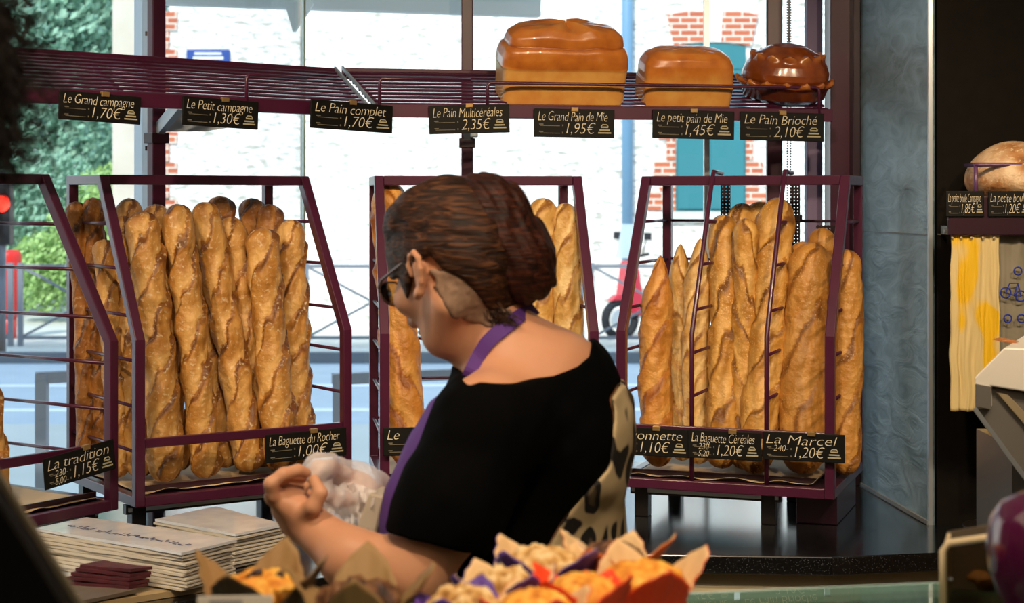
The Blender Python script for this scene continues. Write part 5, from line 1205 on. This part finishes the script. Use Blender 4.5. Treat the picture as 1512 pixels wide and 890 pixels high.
muffin(948, 826, .045, 'red', 'cream', 'muf_y', 23, 'big yellow muffin in an orange-red wrapper at the right end', lump=.08, tips=.034)
muffin(905, 798, .036, 'orange', 'cream', 'muf_k', 29, 'dark muffin in an orange wrapper standing at the back right', lump=.08, tips=.040)
cd = empty('price_card', (P(345, 0, 1.52).x, 1.52, KZ), (-.15, 0, .05), 'pale price card in a clear holder in front of the chocolate-chip muffin', 'price card')
MB().box((0, 0, .0405), (.068, .002, .079)).build('card', mat('pale_card', '#c9c3b8', .4), cd, bevel=.002); MB().box((0, .006, .003), (.07, .03, .005)).build('foot', M['silver'], cd)
MB().box((-.008, -.0016, .074), (.03, .0006, .005)).build('printed_patch', mat('grey_print', '#8b8b8d', .5), cd)

# ---- dark screen at the lower left corner
sc_ = empty('till_screen', tuple(P(20, 1000, 1.3)), label='black back of a tilted screen in the lower left corner', cat='screen')
o0 = Vector(sc_.location); pts = [P(*q, 1.3)-o0 for q in ((-40, 677), (130, 946), (-149, 1122), (-319, 853))]
MB().slab(pts, (0, .022, 0)).build('shell', mat('black_matt_plastic', '#060505', .5, spec=.25), sc_, bevel=.003)
pts2 = [P(*q, 1.3)-o0+Vector((0, .0225, 0)) for q in ((-36, 672), (137, 944), (129, 949), (-44, 677))]
MB().slab(pts2, (0, .006, 0)).build('rim', mat('olive_grey_edge', '#6a6350', .5), sc_)
b = P(-130, 1100, 1.3)-o0; MB().box((b.x, b.y+.03, (KZ-o0.z)+.006), (.16, .12, .012)).build('foot', mat('black_foot', '#0b0b0b', .4), sc_, bevel=.003)

# ================================================================== paper piles on the worktop
def wavy_slab(name, quad, z, th, m, seed, amp=.0015, nx=26, ny=14, sag=0.):
    a, b, c, d = [Vector(q) for q in quad]; vs = []
    for k in (0, 1):
        for j in range(ny+1):
            for i in range(nx+1):
                u, v = i/nx, j/ny; p = (a*(1-u)+b*u)*(1-v)+(d*(1-u)+c*u)*v
                e = mnoise.noise(Vector((p.x*9+seed, p.y*9, seed*.37))); w_ = 1-sag*(2*abs(u-.5))**4
                ed = mnoise.noise(Vector((u*6+seed, v*6, 9)))*.002
                vs.append((p.x+ed, p.y+ed, z+amp*e+(th*w_ if k else 0)))
    N = (nx+1)*(ny+1); q = lambda i, j, k: k*N+j*(nx+1)+i; fs = []
    for j in range(ny):
        for i in range(nx): fs += [(q(i, j, 0), q(i, j+1, 0), q(i+1, j+1, 0), q(i+1, j, 0)), (q(i, j, 1), q(i+1, j, 1), q(i+1, j+1, 1), q(i, j+1, 1))]
    for i in range(nx): fs += [(q(i, 0, 0), q(i+1, 0, 0), q(i+1, 0, 1), q(i, 0, 1)), (q(i, ny, 0), q(i, ny, 1), q(i+1, ny, 1), q(i+1, ny, 0))]
    for j in range(ny): fs += [(q(0, j, 0), q(0, j, 1), q(0, j+1, 1), q(0, j+1, 0)), (q(nx, j, 0), q(nx, j+1, 0), q(nx, j+1, 1), q(nx, j, 1))]
    bb = MB(); bb.add(vs, fs); return bb.build(name, m, smooth=False)
M['bag'] = mat('white_bag_paper', '#d9d3c6', .45, noise=(6, '#cbc4b5', .7), coat=.15)
M['bag_top'] = mat('sky_tinted_glossy_bag_paper', '#e8eef6', .18, noise=(14, '#cdd6e4', .5), coat=.8)  # bluish tone paints the sky's reflection onto the top bags
M['kraft_t'] = mat('kraft_board', '#a8926c', .6, noise=(9, '#97815c', .7))
tag(wavy_slab('kraft_sheet', [(-1.10, 3.47), (-.80, 3.285), (-.60, 3.44), (-.80, 3.66)], CT+.001, .012, M['kraft_t'], 3), 'flat beige paper pile lying under the white paper bags', 'paper')
ORD = {2: 'second', 3: 'third', 4: 'fourth', 5: 'fifth', 6: 'sixth', 7: 'seventh', 8: 'eighth', 9: 'ninth', 10: 'tenth', 11: 'eleventh'}
def stack(quad, z0, n, th, seed, lab, labtop, grp):
    rn = random.Random(seed); z = z0
    for i in range(n):
        j = [(rn.uniform(-.006, .006), rn.uniform(-.006, .006)) for _ in range(4)]; q = [(x+a, y+b) for (x, y), (a, b) in zip(quad, j)]
        top = i == n-1
        o = wavy_slab('paper_bag', q, z+.0006, th-.0006-(rn.random()*.0007), M['bag_top'] if top else M['bag'], seed+i, .0012, sag=.35 if not top else .1)
        tag(o, labtop if top else lab % ORD[n-i], 'paper bag', grp); z += th
    return z, q
zt, _ = stack([(-1.02, 3.60), (-.65, 3.36), (-.57, 3.485), (-.94, 3.73)], .866, 11, .0072, 40, 'folded white paper bag, %s from the top of the front stack', 'printed top bag of the front stack of white paper bags', 'paper bags in the front stack')
zt2, _ = stack([(-.80, 3.80), (-.595, 3.63), (-.505, 3.745), (-.69, 3.95)], .852, 10, .0076, 60, 'folded white paper bag, %s from the top of the rear stack', 'top bag of the rear stack of white paper bags', 'paper bags in the rear stack')
mk = MB(); rn = random.Random(4); a, b = Vector((-.955, 3.615)), Vector((-.665, 3.415)); d = (b-a).normalized(); n_ = Vector((-d.y, d.x)); x = 0
while x < (b-a).length:
    for k in range(rn.randint(2, 3)):
        p = a+d*(x+rn.uniform(0, .008))+n_*rn.uniform(0, .016); q = p+(d if rn.random() < .5 else n_)*rn.uniform(.006, .013)
        mk.bar((p.x, p.y, zt+.0016), (q.x, q.y, zt+.0016), .0022, .0006)
    x += .0145
top_bag = [o for o in COL.objects if o.get('label', '').startswith('printed top bag')][0]
mk.build('printed_marks', mat('navy_print', '#3a4468', .5), top_bag)
tag(wavy_slab('tissue_paper', [(-1.09, 3.66), (-.955, 3.44), (-.76, 3.43), (-.93, 3.62)], CT+.014, .003, mat('white_glazed_tissue', '#dfe6ea', .3, noise=(16, '#b9c3cf', .8), coat=.4), 9, amp=.006), 'crinkled bluish-white tissue paper left of the front bag stack', 'paper')
o = wavy_slab('printed_bag', [(-1.02, 3.37), (-.84, 3.24), (-.74, 3.34), (-.90, 3.47)], CT+.016, .007, mat('grey_brown_bag', '#6f6254', .55, noise=(20, '#5d5145', .7)), 15, amp=.006)
tag(o, 'grey-brown printed bag with small lines of text at the lower left', 'bag')
b = MB()
for k in range(5): 
    p = Vector((-.955+.008*k, 3.375-.010*k)); q = p+Vector((.085, -.058)); b.bar((p.x, p.y, CT+.031), (q.x, q.y, CT+.030), .0022, .0008)
b.build('printed_lines', mat('beige_print', '#b6a584', .6), o)
b = MB(); b.lathe([(.011, 0), (.011, .001)], (-.905, 3.325, CT+.031), 14); b.build('red_mark', mat('red_print', '#b0392c', .5), o)
mb_ = mat('burgundy_napkin', '#572029', .6, bump=(60, .3), noise=(30, '#3d151c', .7))
for k in range(5):
    o = wavy_slab('folded_napkin', [(-.90+.008*k, 3.385+.004*k), (-.755, 3.335+.004*k), (-.725+.002*k, 3.375), (-.87+.01*k, 3.44)], CT+.026+.0075*k, .006, mb_, 30+k, amp=.003)
    tag(o, 'folded burgundy paper napkin, %s of the small pile beside the bags' % ('topmost' if k == 4 else ORD[5-k]+' from the top'), 'napkin', 'folded burgundy napkins')

# ================================================================== right-hand wall: small shelf, round loaf, bags
ws = empty('wall_shelf', (1.35, 4.0, 1.66), label='small purple wire shelf with a black front on the black wall', cat='shelf')
x0 = P(1412, 0, 4.08).x-1.35
b = MB(); b.box(((x0+.35)/2, .03, -.022), (.35-x0, .20, .008)); x9 = P(1400, 0, 3.93).x-1.35; b.box(((x9+.35)/2, -.065, -.055), (.35-x9, .012, .09)); b.build('tray', M['purple_dark'], ws, bevel=.002)
b = MB(); zg = P(0, 243, 3.94).z-1.66; b.tube([(x0+.01, .03, zg), (x0+.01, -.05, zg), (x0+.01, -.058, zg), (x0+.02, -.06, zg), (.35, -.06, zg)], .005, 8); b.tube([(x0+.01, -.055, zg), (x0+.01, -.055, -.02)], .005, 8); b.build('guard_wire', mat('lilac_wire', '#5d3a62', .35), ws, smooth=True)
def round_loaf():
    nu, nv = 80, 40; vs = []; at = []
    for j in range(nv+1):
        t = j/nv
        for i in range(nu):
            a = 2*PI*i/nu; ph = -PI/2+PI*t; rr = .120*math.cos(ph)**.9+.0004; z = .105*math.sin(ph)*(.55 if ph < 0 else .9)
            if ph < 0: z = max(z, -.040)
            q = Vector((math.cos(a)*rr*18, math.sin(a)*rr*18, z*18)); k = 1+.05*mnoise.noise(q*.7)-.03*math.exp(-(math.sin(a*2+.5)/.15)**2)*(ph > .3)
            vs.append((rr*k*math.cos(a), rr*k*math.sin(a), z*k+.042)); at.append(.5+.5*mnoise.noise(q*.8)+.2*mnoise.noise(q*3))
    fs = [(j*nu+i, j*nu+(i+1) % nu, (j+1)*nu+(i+1) % nu, (j+1)*nu+i) for j in range(nv) for i in range(nu)]+[tuple(range(nu-1, -1, -1)), tuple(nv*nu+i for i in range(nu))]
    o = meshobj('round_loaf', vs, fs, crust_mat('floured_boule_crust', '#6e3f1c', '#b88250', '#dfc4a0', flour=.9)); set_attr(o.data, np.array(at)); return o
o = round_loaf(); p = P(1506, 0, 4.02); o.location = (p.x, 4.04, 1.645); tag(o, 'round floured loaf on the small wall shelf at the right edge', 'bread')
for px, t_, pr, lab, w_ in ((1425, 'La petite boule Campagne', '1,85€', 'small price sign reading 1,85 on the wall shelf, left one', 56), (1490, 'La petite boule', '1,20€', 'small price sign reading 1,20 on the wall shelf at the right edge', 62)):
    p = P(px, 301, 3.925); sign(lab, p, 0, w_/F*3.925, 38/F*3.925, t_, pr, clip=False)
M['slate_blue'] = M['slate']
b = MB(); za = P(0, 341, 3.98).z; b.tube([(P(1394, 0, 3.98).x, 3.98, za), (1.5, 3.98, za)], .006, 10); b.box((P(1403, 0, 4.06).x, 4.055, za), (.010, .15, .020)); 
tag(b.build('bag_rail', M['silver']), 'thin silver rail on the black wall holding the plastic bags', 'rail')
def hang(name, pxl, pxr, pyb, Y, m, label, seed, slant=0):
    nx, ny = 60, 50; vs = []; w0 = P(pxl, 0, Y).x; w1 = P(pxr, 0, Y).x; z0 = za+.004; z1 = P(0, pyb, Y).z
    for k in (0, 1):
        for j in range(ny+1):
            for i in range(nx+1):
                u, v = i/nx, j/ny; q = Vector((u*5+seed, v*1.2, 1)); x = w0+(w1-w0)*u+.006*mnoise.noise(Vector((u*3, v*5, seed)))
                y = Y-.008+k*.003-.012*mnoise.noise(q)*min(1, v*2+.3)-.005*mnoise.noise(q*3.1); z = z0+(z1-z0)*v+.004*mnoise.noise(Vector((u*4, seed, v)))
                vs.append((x, y, z))
    N = (nx+1)*(ny+1); q = lambda i, j, k: k*N+j*(nx+1)+i; fs = []
    for j in range(ny):
        for i in range(nx): fs += [(q(i, j, 0), q(i, j+1, 0), q(i+1, j+1, 0), q(i+1, j, 0)), (q(i, j, 1), q(i+1, j, 1), q(i+1, j+1, 1), q(i, j+1, 1))]
    for i in range(nx): fs += [(q(i, 0, 0), q(i+1, 0, 0), q(i+1, 0, 1), q(i, 0, 1)), (q(i, ny, 0), q(i, ny, 1), q(i+1, ny, 1), q(i+1, ny, 0))]
    for j in range(ny): fs += [(q(0, j, 0), q(0, j, 1), q(0, j+1, 1), q(0, j+1, 0)), (q(nx, j, 0), q(nx, j+1, 0), q(nx, j+1, 1), q(nx, j, 1))]
    bb = MB(); bb.add(vs, fs); return tag(bb.build(name, m, smooth=True), label, 'plastic bag')
def yel_x(m, n, l, b, t):
    mp = n.new('ShaderNodeMapping'); mp.inputs['Scale'].default_value = (9, 1, 4.5); mp.inputs['Location'].default_value = (-9.48, 0, .2); l.new(t.outputs['Object'], mp.inputs[0])
    nz = n.new('ShaderNodeTexNoise'); nz.inputs['Scale'].default_value = 1.6; nz.inputs['Detail'].default_value = 1; l.new(mp.outputs[0], nz.inputs['Vector'])
    r = n.new('ShaderNodeValToRGB'); r.color_ramp.elements[0].position = .5; r.color_ramp.elements[0].color = L('#d2bd86'); r.color_ramp.elements[1].position = .56; r.color_ramp.elements[1].color = L('#e0b420'); l.new(nz.outputs['Fac'], r.inputs[0]); l.new(r.outputs[0], b.inputs['Base Color'])
by = hang('yellow_bag', 1402, 1474, 606, 3.95, mat('cream_yellow_plastic', '#d2bd86', .4, extra=yel_x), 'cream and yellow plastic bag hanging from the silver rail', 3)
b = MB()
for px in (1405, 1418, 1433, 1450, 1466): b.tube([P(px, 348, 3.943), P(px+2, 352, 3.935)], .003, 5)
b.build('pleats', M['parch'], by)
bb_ = hang('printed_carrier_bag', 1468, 1580, 676, 3.97, mat('greyish_clear_plastic', '#8e8878', .4, noise=(12, '#76705f', .8)), 'greyish clear bag printed with blue bicycles at the right edge', 7)
blp = mat('blue_print', '#27389a', .5)
def ringm(b, px, py, r, Y=3.945):
    c = P(px, py, Y); b.tube([(c.x+r*math.cos(k*PI/9), Y, c.z+r*math.sin(k*PI/9)) for k in range(19)], .0018, 4)
b = MB(); ringm(b, 1485, 432, .012); ringm(b, 1507, 437, .012)
b.tube([P(1485, 432, 3.945), P(1491, 418, 3.945), P(1503, 418, 3.945), P(1507, 437, 3.945)], .0015, 4); b.tube([P(1485, 432, 3.945), P(1497, 436, 3.945), P(1503, 418, 3.945)], .0015, 4); b.tube([P(1497, 436, 3.945), P(1507, 437, 3.945)], .0015, 4)
b.build('printed_bicycle', blp, bb_)
for px, py in ((1503, 400), (1488, 470), (1508, 470)): b = MB(); ringm(b, px, py, .009); b.build('printed_ring', blp, bb_)
# ---- angular white hood (slicing machine) at the right edge
hd = empty('bread_slicer', tuple(P(1560, 720, 3.1)), label='angular white and grey machine hood at the right edge', cat='machine'); o0 = Vector(hd.location)
def hp(pts, y, vec, name, m, bev=.003): return MB().slab([P(a, c, 3.1)-o0+Vector((0, y, 0)) for a, c in pts], vec).build(name, m, hd, bevel=bev)
wm = mat('white_enamel', '#efeadf', .35, coat=.3); gm = mat('grey_enamel', '#6f6c66', .35, coat=.2)
hp([(1439, 557), (1483, 513), (1640, 520), (1640, 600), (1512, 578), (1463, 570), (1463, 603), (1439, 603)], 0, (.13, .30, 0), 'cover', wm)
hp([(1440, 566), (1463, 570), (1463, 604), (1440, 600)], -.004, (0, .004, 0), 'corner_panel', gm, .001)
hp([(1443, 603), (1466, 572), (1640, 604), (1640, 830), (1590, 810)], .015, (.11, .26, 0), 'chute', gm)
hp([(1474, 580), (1490, 583), (1640, 740), (1640, 775)], .008, (0, .008, 0), 'chute_lip', mat('beige_lip', '#9c8d70', .5), .001)
b = MB(); b.bar(P(1439, 603, 3.1)-o0, P(1592, 812, 3.1)-o0, .006, .008); b.build('edge_strip', M['silver'], hd)
b = MB(); b.box((.05, .3, (CT-o0.z)/2+.05), (.16, .25, o0.z-CT-.0)); b.build('base', gm, hd)
hp([(1498, 511), (1512, 508), (1530, 511), (1520, 514)], .1, (0, .05, 0), 'handle', mat('copper_handle', '#a8672f', .4), .001)
MB()
# ---- clear stand with cream edge, glossy purple ornament, biscuits
st = empty('acrylic_stand', (P(1440, 0, 1.84).x, 1.80, KZ), (0, 0, -.30), label='clear display box with cream edges on the glass counter', cat='display box'); o0 = Vector(st.location)
zt_ = P(0, 800, 1.8).z-KZ; xl = P(1394, 0, 1.8).x-o0.x
ce = mat('cream_plastic', '#d8c39c', .45)
b = MB(); b.tube([(xl, 0, 0), (xl, 0, zt_-.012), (xl+.006, 0, zt_-.003), (xl+.06, 0, zt_+.008), (.16, 0, zt_+.022)], .0038, 8); b.build('edge', ce, st, smooth=True)
b = MB(); b.slab([(xl, .002, 0), (xl, .002, zt_-.01), (xl+.06, .002, zt_+.004), (.16, .002, zt_+.018), (.16, .002, 0)], (0, .003, 0)); b.build('front_pane', glassmat('smoky_acrylic', '#b9b4a8', 1.2), st)
b = MB(); b.slab([(xl, .095, 0), (xl, .095, zt_-.01), (xl+.06, .095, zt_+.004), (.16, .095, zt_+.018), (.16, .095, 0)], (0, .004, 0)); b.build('rear_pane', mat('brown_panel', '#5e5344', .5), st)
b = MB(); b.box((xl+.002, .05, (zt_-.01)/2), (.004, .09, zt_-.012)); b.build('side_pane', ce, st)
b = MB(); b.lathe([(.002, 0), (.002, .002)], (xl+.008, .001, .03), 8); b.build('screw', M['silver'], st)
rn = random.Random(2)
for k in range(6):
    p = P(1448+rn.uniform(0, 50), 0, 1.85); b = MB(); b.lathe([(.006, 0), (.013, .003), (.0135, .008), (.008, .012), (.001, .013)], (0, 0, 0), 16, fn=lambda a, z, k=k: 1+.06*math.sin(a*3+k)); o = b.build('biscuit', M['muf_c'], smooth=True)
    o.location = (p.x, 1.82+.035*(k % 2)+.004*k, KZ+.001+.0135*(k//2)); tag(o, 'small pale biscuit, %s of the %s pile in the clear display box' % (('bottom one', 'middle one', 'top one')[k//2], ('nearer', 'farther')[k % 2]), 'biscuit', 'biscuits in the clear box')
o = MB().lathe([(.022, 0), (.024, .002), (.020, .006), (.010, .012), (.0085, .03), (.011, .045), (.018, .056), (.032, .075), (.040, .098), (.0425, .122), (.039, .145), (.029, .160), (.014, .168), (.001, .170)], (0, 0, 0), 40).build('purple_ornament', mat('glossy_purple_glaze', '#4a1036', .12, coat=1., spec=.7), smooth=True)
o.location = (P(1527, 0, 1.55).x, 1.55, KZ); tag(o, 'glossy dark purple rounded ornament on a stem at the right edge', 'ornament')
for k in range(3):
    o = MB().tube([(0, 0, 0), (.03, 0, .004), (.07, .005, .002)], [.005, .007, .004], 8).build('breadstick', M['trad'], smooth=True); set_attr(o.data, np.full(len(o.data.vertices), .7))
    o.location = (P(1447, 0, 4.0).x+.005*k, 3.97+.022*k, CT+.034-.012*(k == 1)); tag(o, 'small pale bread piece on the dark dish, %s of three' % ('nearest', 'middle', 'farthest')[k], 'bread', 'bread pieces by the black wall')
pl2 = MB().lathe([(.05, 0), (.075, .006), (.085, .022), (.082, .022), (.07, .008), (.001, .006)], (0, 0, 0), 32).build('dish', mat('dark_dish', '#1a1613', .4), smooth=True); pl2.location = (P(1475, 0, 4.0).x, 4.0, CT+.0005); tag(pl2, 'dark shallow dish on the worktop by the black wall', 'dish')

# ================================================================== curly-haired customer at the left edge
PX_, PY_ = P(-222, 0, 1.1).x, 1.1
cu = empty('person', (PX_, PY_, 0), label='person with dark frizzy hair, cut off by the left edge', cat='person')
def co(o): o.location = (-PX_, -PY_, 0); return o
hc = np.array([PX_, PY_, P(0, 112, 1.1).z], 'f'); bx_ = PX_-.16
cb = U([sd_ell(hc, (.088, .075, .10)), (sd_cap(hc+np.array([-.03, 0, -.05], 'f'), hc+np.array([-.045, 0, -.08], 'f'), .05, .04), .03), (sd_cap(hc+np.array([-.02, 0, -.08], 'f'), (bx_+.02, PY_-.02, 1.46), .048, .055), .03), (sd_cap((bx_, PY_-.18, 1.40), (bx_, PY_+.10, 1.40), .055, .055), .05), (sd_ell((bx_, PY_-.04, 1.2), (.11, .17, .26)), .05), (sd_ell((bx_, PY_-.04, .95), (.12, .17, .16)), .05),
        (sd_cap((bx_, PY_-.22, 1.38), (bx_-.02, PY_-.25, 1.08), .045, .038), .03), (sd_cap((bx_-.02, PY_-.25, 1.08), (bx_-.15, PY_-.15, .98), .036, .028), .02), (sd_cap((bx_, PY_-.04, .9), (bx_, PY_-.12, .08), .09, .045), .03), (sd_cap((bx_-.02, PY_+.04, .9), (bx_-.02, PY_-.0, .08), .09, .045), .03), (sd_cap((bx_, PY_-.12, .04), (bx_-.16, PY_-.12, .035), .04, .03), .02), (sd_cap((bx_, PY_-.0, .04), (bx_-.16, PY_-.0, .035), .04, .03), .02)], .03)
co(sdf_obj('body', cb, (bx_-.28, PY_-.34, 0), (PX_+.16, PY_+.28, 1.86), .008, M['skin'], cu, 1))
def coat(p): return smax(smax(cb(p)-.014, p[:, 2]-1.46, .01), .08-p[:, 2], .01)
co(sdf_obj('coat', coat, (bx_-.28, PY_-.34, .05), (PX_+.16, PY_+.28, 1.5), .009, mat('dark_coat', '#0f0f12', .9), cu, 1))
hs = MB(); rn = random.Random(77); M['frizz'] = mat('dark_frizzy_hair', '#1b120d', .7)
for i in range(1500):
    v = Vector((rn.gauss(0, 1), rn.gauss(0, 1), rn.gauss(0, 1)+.1)).normalized()
    if v.x < -.35 and v.z < .2: continue
    ln_ = .02+.045*rn.random()**1.5; u = v.orthogonal().normalized(); w_ = v.cross(u); ph = rn.random()*6.3; c = Vector(hc)+Vector((v.x*.086, v.y*.074, v.z*.098)); pts = []
    for k in range(11):
        s = k/10; R_h = .007*s**.5; pts.append(c+v*(ln_*s)+(u*math.cos(ph+s*11)+w_*math.sin(ph+s*11))*R_h-Vector((0, 0, .012*s*s)))
    hs.tube(pts, [.0016]*6+[.0014, .0012, .001, .0008, .0005], 4, caps=False)
o = hs.build('hair', M['frizz'], cu); co(o)
hcap = U([sd_ell(hc+np.array([.005, 0, .008], 'f'), (.100, .088, .108))], .01)
def hc2(p): return smax(hcap(p)+.006*vnoise(p, 60, 3), -(p[:, 0]-hc[0]+.055)*.8-(p[:, 2]-hc[2])*.9, .01)
co(sdf_obj('hair_mass', hc2, (PX_-.14, PY_-.13, hc[2]-.15), (PX_+.14, PY_+.13, hc[2]+.14), .006, M['frizz'], cu, 1))
